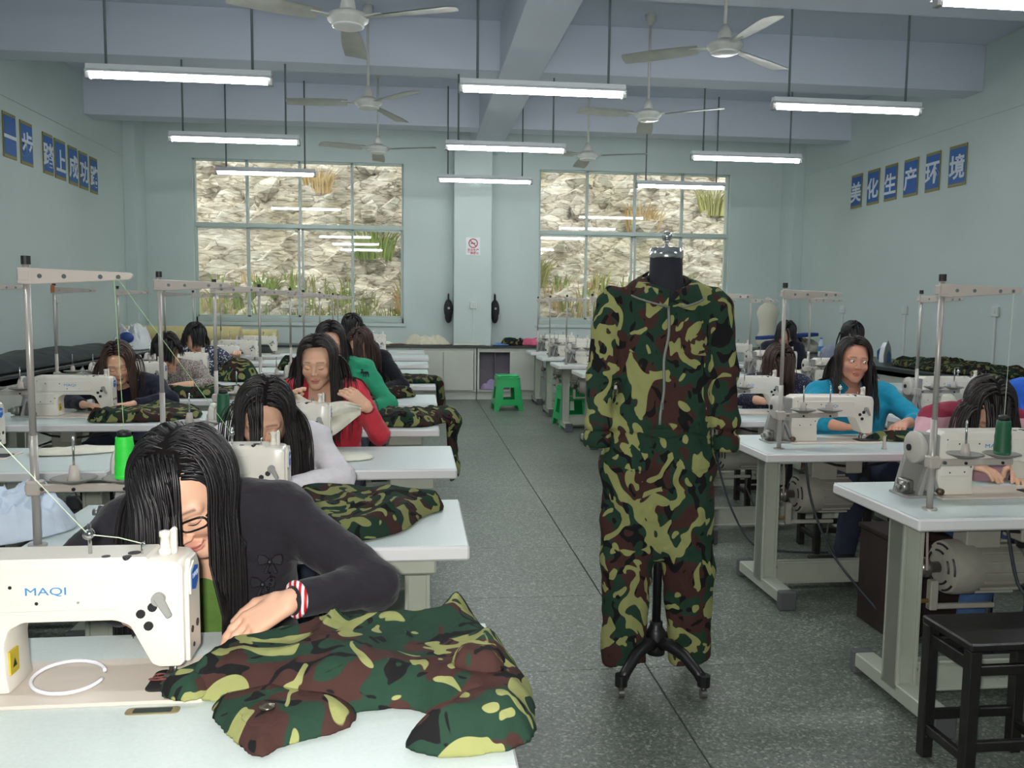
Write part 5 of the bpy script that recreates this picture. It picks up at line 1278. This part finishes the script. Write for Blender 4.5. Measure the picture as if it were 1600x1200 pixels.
# back worktop piles
bz = .791; beige = fab('cloth_beige', (206, 202, 180), bs=25)
for (l, p, hm, m, sd_) in (('beige cloth heap on the back worktop left of the pillar', ring_poly(.18, 12.6, .34, .14, 1), .15, beige, 71), ('thin cream scraps along the back worktop at left', ring_poly(-.75, 12.6, .5, .13, 2), .06, white_c, 72), ('brown scrap on the back worktop beside the cream scraps', ring_poly(-.25, 12.5, .16, .07, 3), .035, fab('cloth_brown', (122, 92, 72)), 73),
                           ('pale scraps lying before the pillar', ring_poly(.78, 12.44, .26, .07, 4), .045, beige, 74), ('blue cloth on the back worktop right of the pillar', ring_poly(1.24, 12.48, .14, .09, 5), .06, fab('cloth_blue', (96, 136, 196)), 75), ('camouflage pile on the back worktop right of the pillar', ring_poly(1.47, 12.68, .2, .12, 6), .17, camo_far, 76), ('pink cloth at the right end of the back worktop', [(1.55, 12.72), (1.62, 12.8), (1.88, 12.62), (1.9, 12.42), (1.75, 12.4), (1.62, 12.55)], .12, fab('cloth_pink', (206, 96, 128)), 77)):
    cloth('cloth_pile', l, 'cloth pile', p, bz, hm, sd_, m, h=.016, rise=.09, fs=6)
cloth('purple_cloth', 'lilac cloth stuffed in the open cabinet', 'cloth', ring_poly(1.1, 12.44, .15, .055, 8), .139, .22, 78, fab('cloth_lilac', (168, 152, 190)), h=.016, rise=.07)
dkg = fab('cloth_dark_green', (44, 54, 53), bs=14)
cloth('dark_cloth', 'dark green cloth covering the left wall worktop', 'cloth', [(-3.9, 6.3), (-3.25, 6.3), (-3.22, 8.0), (-3.24, 10.4), (-3.9, 10.6)], bz, .14, 81, dkg, h=.03, fs=3, rise=.25, fold=.3)
cloth('cloth_pile', 'yellow paper bundle on left worktop', 'cloth pile', ring_poly(-3.6, 7.4, .2, .2, 83), .9, .1, 83, fab('cloth_yellow', (198, 190, 120)), h=.025)
cloth('camouflage_cloth', 'dark camouflage pile on right worktop', 'cloth', [(5.0, 7.0), (5.0, 8.2), (5.1, 8.75), (5.6, 8.7), (5.65, 7.1), (5.3, 6.85)], bz, .12, 85, camo_far, h=.022, fs=7, rise=.12)
cloth('cloth_pile', 'grey cloth pile on right worktop below the cream dress form', 'cloth pile', ring_poly(5.3, 11.2, .28, .45, 86), bz, .2, 86, fab('cloth_grey', (140, 140, 130)), h=.025, rise=.15)

# ---- coverall on the dress form
MX, MY = .90, 3.0
M1 = thing('dress_form', 'black dress form with chrome neck cap on a castor stand in the aisle', 'dress form', (MX, MY, 0))
fabk = mat('form_black', (30, 32, 42), .85, bump=.2, bs=200); ironk = mat('stand_black', (24, 24, 26), .4)
mk('neck', MB().lathe([(.07, 1.40), (.07, 1.445), (.066, 1.475), (.060, 1.51), (.058, 1.575), (.0, 1.58)], n=28), fabk, M1, True)
mk('neck_cap', MB().lathe([(.0595, 1.57), (.0605, 1.575), (.0595, 1.607), (.03, 1.612), (0, 1.612)], n=28), chrome, M1, True)
mk('finial', MB().lathe([(.022, 1.611), (.008, 1.616), (.007, 1.63), (.012, 1.634)], n=16).ball((0, 0, 1.65), .0195, 16), chrome, M1, True)
tor = MB().lathe([(.05, .80), (.12, .82), (.10, .95), (.08, 1.08), (.09, 1.25), (.10, 1.36), (.09, 1.42)], n=24); tor.v = [(x, y*.6, z) for x, y, z in tor.v]; mk('torso', tor, fabk, M1, True)
mk('pole', MB().cyl((0, 0, .15), (0, 0, .85), .0165, n=14), ironk, M1, True)
mk('hub', MB().lathe([(.0, .10), (.034, .10), (.036, .12), (.036, .185), (.03, .195), (.024, .205), (.024, .225), (.0, .225)], n=20), ironk, M1, True)
for ex, ey in ((-.165, -.14), (.13, -.17), (-.14, .17), (.17, .14)):
    L_ = mk('leg', MB().tube([(0, 0, .14), (ex*.3, ey*.3, .15), (ex*.6, ey*.6, .13), (ex*.88, ey*.88, .085), (ex, ey, .06)], [.026, .025, .022, .02, .022], 10), ironk, M1, True)
    mk('leg_end', MB().cyl((ex, ey, .045), (ex, ey, .085), .023, n=16), ironk, L_)
    c = mk('castor', MB().cyl((ex, ey, .05), (ex, ey, .032), .006, n=8).cyl((ex-.010, ey, .018), (ex+.010, ey, .018), .018, n=14), steelb, L_)
C1 = thing('camouflage_coverall', 'long camouflage coverall with front zip worn by the dress form', 'coverall', (MX, MY, 0))
YS = 1.35
def cov(P):
    Q = P.copy(); Q[..., 1] *= YS
    s = lambda a, b, ra, rb: rcone(Q, a, b, ra, rb)
    # torso
    d = smin(s((-.085, 0, 1.36), (-.075, 0, 1.05), .098, .102), s((.085, 0, 1.36), (.08, 0, 1.05), .098, .102), .05)
    d = smin(d, s((0, 0, 1.40), (0, 0, 1.0), .115, .115), .05)
    d = smin(d, smin(s((-.04, .01, 1.455), (-.185, .01, 1.425), .052, .046), s((.04, .01, 1.455), (.19, .01, 1.42), .052, .046), .03), .05)
    waist = smin(s((-.085, 0, 1.02), (-.10, 0, .84), .108, .128), s((.075, 0, 1.02), (.085, 0, .84), .108, .125), .05)
    d = smin(d, waist, .03)
    # legs
    lg = smin(s((-.105, 0, .80), (-.118, 0, .42), .118, .092), s((-.118, 0, .42), (-.125, -.01, .02), .092, .085), .04)
    rg = smin(s((.09, 0, .80), (.115, 0, .42), .118, .095), s((.115, 0, .42), (.135, -.01, .02), .095, .083), .04)
    d = smin(d, smin(lg, rg, .015), .03)
    d = smin(d, s((-.02, 0, .82), (-.005, 0, .53), .10, .085), .04)
    # sleeves
    sl = smin(s((-.19, .01, 1.40), (-.225, -.01, 1.16), .064, .060), s((-.225, -.01, 1.16), (-.245, -.04, .945), .060, .045), .03)
    sr = smin(s((.195, .01, 1.40), (.222, 0, 1.16), .066, .060), s((.222, 0, 1.16), (.232, -.04, .925), .060, .045), .03)
    d = smin(d, smin(sl, sr, .01), .018)
    x, y, z = P[..., 0], P[..., 1], P[..., 2]
    n = fbm(x*13, y*13, z*8, 5, 3)-.43; n2 = 1-np.abs(2*vn(x*20+z*9, y*10, z*6, 9)-1)
    d = d+.030*n+.013*n2-.006
    blouse = .012*np.exp(-((z-.985)/.035)**2); d = d-blouse+.016*np.exp(-((z-.945)/.012)**2)
    hem = .075+.05*(vn(x*9, y*7, 3, 4)-.5)+.02*x; d = np.maximum(d, hem-z)
    d = smax(d, -rcone(Q, (0, -.02, 1.44), (0, -.06, 1.56), .058, .085), .01)
    d = smax(d, -rcone(Q, (-.004, -.15, 1.415), (0, -.06, 1.53), .028, .082), .008)
    return d
V, F = sparse_nets(cov, (-.36, -.22, .0), (.36, .22, 1.56), .0065)
mk('garment', np_mesh([(V, F, 0)], camo_cov, 'garment'), camo_cov, C1)
ysc = np.linspace(-.24, .05, 300)
def cov_front(x, z):
    P = np.stack([np.full_like(ysc, x), ysc, np.full_like(ysc, z)], -1); i = np.argmax(cov(P) < 0); return ysc[i]
zipm = mat('zip_grey', (120, 126, 118), .5)
zp = [(-.008-.028*np.clip((1.40-z)/.5, 0, 1)+.004*math.sin(z*30), cov_front(-.02, z)-.003, z) for z in np.linspace(1.40, .98, 22)]
zo = mk('zip', MB().tube(zp, .0055, 6, flat=.5), zipm, C1, True)
mk('zip_pull', MB().box(-.004, .004, -.006, 0, -.028, 0, .001), chrome, zo).location = zp[17]
for s_ in (-1, 1):      # open collar leaves
    pts = []
    for k in range(9):
        f_ = k/8; a = .12+f_*2.5; R_ = .074+.012*math.sin(f_*PI)
        bx, by = s_*R_*math.sin(a)*1.05, -R_*math.cos(a)*.95-.018*(1-f_); bz0 = 1.425+.075*f_
        lx, ly, lz = bx*1.42+s_*.012*(1-f_), by*1.30-.006, bz0-.028-.03*(1-f_)*0
        pts.append(((bx, by, bz0+.03), ((bx+lx)/2, (by+ly)/2-.004, bz0+.022), (lx, ly, lz)))
    V = []; F = []
    for dlt in (0, .004):
        for r in pts: V += [(p[0], p[1]+dlt, p[2]-dlt) for p in r]
    for q in (0, 27):
        for i in range(8):
            for j in range(2): F.append((q+i*3+j, q+i*3+j+1, q+(i+1)*3+j+1, q+(i+1)*3+j))
    co = mk('collar', MB().add(V, F), camo_cov, C1, True)
    mk('collar_piping', MB().tube([p[2] for p in pts[:6]], .0035, 6), zipm, co, True)
    # chest pocket flap and waist flap
    for (xc, zc, w2, h2) in ((s_*.095, 1.27, .055, .028), (s_*.10, .86, .06, .035)):
        V = []; nx_, nz_ = 9, 4
        for i in range(nx_):
            for j in range(nz_):
                x_ = xc-w2+2*w2*i/(nx_-1); z_ = zc+h2-(2*h2+.012*math.sin(PI*i/(nx_-1)))*j/(nz_-1); V.append((x_, cov_front(x_, z_)-.004-.004*j/(nz_-1), z_))
        F = [(i*nz_+j, (i+1)*nz_+j, (i+1)*nz_+j+1, i*nz_+j+1) for i in range(nx_-1) for j in range(nz_-1)]
        b0 = len(V); V += [(x_, y_+.005, z_) for x_, y_, z_ in V]; F += [tuple(b0+q for q in f[::-1]) for f in F]
        mk('pocket_flap', MB().add(V, F), camo_cov, C1, True)
    cx_, cz_ = (-.247, .94) if s_ < 0 else (.234, .92)
    mk('cuff', MB().lathe([(.046, .0), (.050, .012), (.050, .048), (.044, .058)], (cx_, -.032, cz_-.045), n=20), camo_cov, C1, True)
wb_ = MB(); V = []
for k in range(41):
    a = 2*PI*k/40; V
belt = []
for k in range(22):
    x_ = -.17+.335*k/21; y_ = cov_front(x_, .955); belt.append((x_, y_-.002, .965+.012*math.sin(k*.5)-.03*(x_+.17)*.4))
V = []; F = []
for (x_, y_, z_) in belt: V += [(x_, y_-.004, z_+.022), (x_, y_-.007, z_), (x_, y_-.003, z_-.022)]
for i in range(21):
    for j in range(2): F.append((i*3+j, i*3+j+1, (i+1)*3+j+1, (i+1)*3+j))
mk('waistband', MB().add(V, F), camo_cov, C1, True)

# ---- cream dress form at the right back
D2 = thing('dress_form', 'cream dress form standing in the right back corner', 'dress form', (5.2, 12.2, 0))
crm = mat('form_cream', (206, 204, 184), .85); tor = MB().lathe([(.02, .80), (.15, .82), (.165, .92), (.12, 1.06), (.135, 1.2), (.165, 1.32), (.13, 1.41), (.055, 1.46), (.045, 1.53), (.0, 1.55)], n=26); tor.v = [(x, y*.72, z) for x, y, z in tor.v]
mk('torso', tor, crm, D2, True); mk('pole', MB().cyl((0, 0, .79), (0, 0, .81), .12, n=14), ironk, D2, True)
D2.location = (5.2, 12.1, 0)

# ================================================================== STOOLS AND SMALL THINGS
blackwood = mat('black_wood', (30, 29, 28), .35, var=.3, vs=25, bump=.15, bs=30); bare = mat('worn_wood', (160, 120, 88), .7)
def stool(loc, rz, label, first=[None]):
    if first[0]: return dup(first[0], loc, label, rz=rz)
    t = thing('wooden_stool', label, 'stool', loc, rz, 'black wooden stools'); first[0] = t
    st_ = mk('seat', MB().box(-.17, .17, -.12, .12, .425, .45, .005), blackwood, t)
    for sx in (-1, 1):
        for sy in (-1, 1): mk('leg', MB().box(sx*.15-.018, sx*.15+.018, sy*.10-.018, sy*.10+.018, 0, .426, .003), blackwood, t)
        mk('apron', MB().box(sx*.15-.010, sx*.15+.010, -.09, .09, .36, .40, .003), blackwood, t)
        mk('stretcher', MB().box(sx*.15-.011, sx*.15+.011, -.09, .09, .08, .11, .003), blackwood, t)
    for sy in (-1, 1):
        mk('apron', MB().box(-.14, .14, sy*.10-.010, sy*.10+.010, .35, .38, .003), blackwood, t); mk('stretcher', MB().box(-.14, .14, sy*.10-.011, sy*.10+.011, .12, .15, .003), blackwood, t)
    return t
stool((1.745, 2.288, 0), .0, 'empty black wooden stool at the lower right corner')
for hp, l in (((-.47, 2.03), 'under the woman in glasses'), ((-.5, 3.13), 'under the woman in white'), ((-.45, 4.2), 'under the woman in red'), ((-.48, 5.29), 'under the green sweater'), ((-.4, 6.45), 'under the brown haired woman in black'), ((2.43, 4.58), 'under the cyan top'), ((2.48, 5.72), 'under the polka dot blouse'), ((2.38, 3.47), 'under the pink jacket'), ((-1.78, 5.63), 'under the far left woman in dark top'), ((-1.82, 6.75), 'under the speckled blouse'), ((-1.88, 7.85), 'under the flecked blouse'), ((3.94, 8.83), 'under the far right worker'), ((3.93, 7.45), 'under the worker in grey'), ((3.44, 4.31), 'under the blue jacket'), ((-.53, 7.57), 'under the hidden dark haired worker')):
    stool((hp[0], hp[1]+.03, 0), 0, 'black wooden stool '+l)
# dark box standing between the first two right tables
cb = thing('dark_cabinet', 'dark brown wooden box standing between the first two right tables', 'box', (2.17, 3.42, 0))
bxw = mat('box_dark_wood', (44, 32, 30), .5, var=.2, vs=10)
mk('body', MB().box(-.17, .2, -.13, .13, .0, .42, .006), bxw, cb); mk('lid', MB().box(-.178, .208, -.138, .138, .42, .44, .004), bxw, cb); mk('worn_corner', MB().box(-.1715, -.155, -.1315, -.118, .0, .02, .002), bare, cb)
# green plastic stools
gpl = mat('plastic_green', (36, 172, 96), .3)
def plastic_stool(loc, rz, label, first=[None]):
    if first[0]: return dup(first[0], loc, label, rz=rz)
    t = thing('plastic_stool', label, 'stool', loc, rz, 'green plastic stools'); first[0] = t
    H_ = .47; top = MB(); top.box(-.145, .145, -.145, .145, H_-.03, H_, .012); top.box(-.155, .155, -.155, .155, H_-.045, H_-.028, .006); se = mk('seat', top, gpl, t)
    mk('grip_hole', MB().cyl((0, 0, H_), (0, 0, H_+.001), .022, n=16), mat('hole_dark_green', (16, 70, 42), .6), se)
    for k in range(4):
        M = Matrix.Rotation(k*PI/2, 4, 'Z'); L_ = MB()
        # one side: two flaring legs joined above an arched opening
        def P(x, z, o=0): d = .148+(.195-.148)*(H_-.03-z)/(H_-.03)-o; return (x, -d, z)
        poly = [(-.19, 0), (-.135, 0), (-.115, .075), (-.085, .1), (.085, .1), (.115, .075), (.135, 0), (.19, 0), (.146, H_-.03), (-.146, H_-.03)]
        hole = [(-.085, .15), (.085, .15), (.075, .30), (-.075, .30)]
        for o in (0, .007):
            pass
        V = []; F = []
        out = [(-.19, 0), (-.135, 0), (-.115, .075), (.115, .075), (.135, 0), (.19, 0), (.146, H_-.03), (-.146, H_-.03)]
        inn = [(-.08, .15), (.08, .15), (.07, .31), (-.07, .31)]
        def quadstrip(o): 
            b = len(V)
            for p in out: V.append(P(p[0], p[1], o))
            for p in inn: V.append(P(p[0], p[1], o))
            return [(b+0, b+1, b+2, b+8), (b+2, b+3, b+9, b+8), (b+3, b+4, b+5, b+9), (b+5, b+6, b+10, b+9), (b+6, b+7, b+11, b+10), (b+7, b+0, b+8, b+11)]
        f1 = quadstrip(0); f2 = quadstrip(.009); F = f1+[f[::-1] for f in f2]
        for lst, rev in (([0, 1, 2, 3, 4, 5, 6, 7], 1), ([8, 9, 10, 11], 0)):
            for i in range(len(lst)):
                a, b = lst[i], lst[(i+1) % len(lst)]; q = (a, b, b+12, a+12); F.append(q[::-1] if rev else q)
        mk('side', L_.add(V, F).xf(M), gpl, t)
    return t
plastic_stool((1.225, 11.2, 0), .04, 'green plastic stool standing alone in the aisle before the cabinets')
plastic_stool((1.83, 9.72, 0), .1, 'green plastic stool pushed under a far right table')
plastic_stool((2.2, 9.75, 0), .1, 'green plastic stool half hidden behind the coverall')
# cables
cabm = mat('cable_dark', (48, 54, 60), .6)
def cable(pts, label, r=.006):
    P_ = [Vector(p) for p in pts]; out = []
    for i in range(len(P_)-1):
        p0, p1, p2, p3 = P_[max(i-1, 0)], P_[i], P_[i+1], P_[min(i+2, len(P_)-1)]
        for k in range(6):
            t_ = k/6; out.append(.5*((2*p1)+(p2-p0)*t_+(2*p0-5*p1+4*p2-p3)*t_*t_+(3*p1-p0-3*p2+p3)*t_**3))
    out.append(P_[-1]); o = mk('power_cable', MB().tube(out, r, 6), cabm, None, True); tag(o, label, 'cable', 'cables hanging from the right tables')
cable([(1.80, 3.70, .69), (1.83, 3.68, .50), (1.90, 3.60, .28), (2.0, 3.4, .10), (2.06, 3.28, .012), (2.2, 3.2, .008)], 'grey cable looping from the second right table to the floor')
cable([(1.76, 4.80, .69), (1.79, 4.78, .45), (1.86, 4.72, .2), (1.95, 4.62, .03), (2.1, 4.55, .008), (2.35, 4.5, .008)], 'grey cable looping from the third right table to the floor')
cable([(1.95, 2.55, .69), (1.98, 2.52, .5), (2.02, 2.48, .45)], 'short cable hanging behind the nearest right motor')
# loose things on the nearest table
clip = mk('plastic_ring', MB().tube([(.058*math.cos(a), .034*math.sin(a)*1.25, .004+.010*(1+math.sin(a))) for a in np.linspace(.3, 2*PI-.15, 40)], .0035, 6), mat('clear_plastic', (226, 226, 232), .2), None, True); tag(clip, 'white plastic ring lying on the bed of the nearest machine', 'ring'); clip.location = (-.585, 1.465, TZ+.0075)
ht = thing('table_hinge_plate', 'brass edged slot plate in front of the nearest machine', 'plate', (-.42, 1.37, TZ))
mk('rim', MB().prism(rrect(-.042, .042, -.012, .012, .008), 0, .0015, 'xy'), mat('rim_brass', (168, 156, 120), .4, .4), ht); mk('slot', MB().prism(rrect(-.030, .030, -.0075, .0075, .003), .0015, .0022, 'xy'), mat('slot_dark', (44, 58, 58), .5), ht)
o = mk('thread_scrap', MB().tube([(.02*math.cos(a*2.3)*(.4+.08*a), .012*math.sin(a*1.7), .002+.001*math.sin(a*3)) for a in np.linspace(0, 8, 50)], .0012, 5), mat('thread_maroon', (120, 70, 64), .7), None, True); tag(o, 'small tangle of brown thread beside the nearest needle', 'thread'); o.location = (-.435, 1.475, TZ+.0085)
for (x, y) in ((1.58+.62, 2.457+.1), (1.58+.62, 3.63+.1)):
    o = mk('machine_rest_pin', MB().lathe([(.013, 0), (.011, .004), (.008, .008), (.0065, .06), (0, .063)], n=14), arm_m, None, True); tag(o, 'grey rest pin standing on the %s right table' % ('nearest' if y < 3 else 'second'), 'pin'); o.location = (x, y, TZ)
# iron, bottle, ironing board, bag, rolls
ir = thing('clothes_iron', 'white and blue iron standing on its heel on the right worktop', 'iron', (5.24, 8.95, .79), .3)
mk('soleplate', MB().prism([(-.055, 0), (.055, 0), (.06, .09), (.045, .18), (.0, .26), (-.045, .18), (-.06, .09)], -.03, -.02, 'xz', .003, 1), steelb, ir); mk('shell', MB().prism([(-.05, .004), (.05, .004), (.052, .09), (.038, .17), (0, .235), (-.038, .17), (-.052, .09)], -.02, .05, 'xz', .012, 2), mat('iron_white', (214, 220, 226), .3), ir)
mk('water_tank', MB().prism([(-.01, .01), (.05, .01), (.045, .1), (.01, .15), (-.01, .1)], -.034, -.03, 'xz', .001, 1), mat('iron_blue', (44, 84, 130), .3), ir); mk('handle', MB().tube([(0, .05, .03), (0, .10, .05), (0, .105, .13), (0, .05, .17)], .016, 8), mat('iron_blue'), ir, True)
bt_ = thing('water_bottle', 'clear water bottle with blue label on the right worktop', 'bottle', (5.05, 10.1, .79))
mk('bottle', MB().lathe([(.03, 0), (.034, .01), (.034, .15), (.03, .18), (.014, .21), (.013, .225), (0, .225)], n=18), mat('bottle_plastic', (190, 212, 224), .1), bt_, True); mk('label', MB().lathe([(.0345, .07), (.035, .072), (.035, .13), (.0345, .132)], n=18), mat('bottle_label', (70, 130, 200), .4), bt_, True); mk('cap', MB().cyl((0, 0, .222), (0, 0, .24), .015, n=14), mat('bottle_cap', (60, 110, 190), .4), bt_)
ib = thing('ironing_board', 'narrow blue sleeve ironing board on the right worktop', 'ironing board', (5.0, 11.0, .79), .15)
mk('pad', MB().prism([(-.45, .02), (-.40, -.06), (.3, -.12), (.45, -.1), (.45, .1), (.3, .12), (-.40, .07)], .20, .245, 'xy', .012, 2), mat('board_blue', (40, 66, 128), .85), ib); mk('leg', MB().tube([(-.15, 0, .2), (.0, 0, .02), (.3, 0, .02), (.2, 0, .2)], .012, 8), ironk, ib)
ib.rotation_euler = (0, -.06, .15)
rl = mk('fabric_roll', MB().cyl((-3.95, 12.15, .93), (-2.4, 12.15, .93), .125, n=24), fab('roll_beige', (208, 196, 142)), None, True); tag(rl, 'thick beige fabric roll lying at the back left', 'fabric roll'); smooth_by_angle(rl)
sup = mk('fabric_roll', MB().cyl((-3.1, 12.45, .90), (-1.95, 12.45, .90), .105, n=24), mat('roll_beige'), None, True); tag(sup, 'second beige roll lying on the back worktop end', 'fabric roll'); smooth_by_angle(sup)
V, F = heap_mesh(ring_poly(-3.5, 10.95, .26, .3, 33, amp=.3), .791, .36, 91, h=.016, fs=12, rise=.16, fold=.8); bgc = V.mean(0)
bgm = mat('bag_white', (214, 218, 220), .35); bag = thing('carrier_bag', 'white plastic bag with a blue mark on the left worktop', 'bag', tuple(bgc)); mk('bag_body', np_mesh([(V-bgc, F, 0)], bgm, 'bag'), bgm, bag); mk('printed_patch', MB().ball((.02, -.2, .03), (.09, .06, .07), 14), mat('bag_blue', (40, 74, 140), .4), bag, True)
# black bags hung on both sides of the pillar
for x, l in ((.50, 'black bag hanging left of the pillar'), (1.195, 'black bag hanging right of the pillar')):
    t = thing('hanging_bag', l, 'bag', (x, 12.72, 1.12), 0, 'bags hung beside the pillar')
    mk('pouch', MB().ball((0, 0, .2), (.07, .1, .15), 14).ball((0, 0, .10), (.055, .08, .11), 12), mat('bag_black', (32, 34, 38), .8), t, True); mk('strap', MB().tube([(0, -.06, .3), (0, -.02, .42), (0, .05, .42), (0, .08, .3)], .012, 6), mat('bag_black'), t, True); mk('buckle', MB().box(-.015, .015, -.108, -.095, .2, .23, .003), mat('buckle_grey', (170, 172, 170), .4), t)
    mk('hook', MB().tube([(0, 0, .415), (0, .0, .44), (0, .18, .44)], .006, 6), steelb, t)
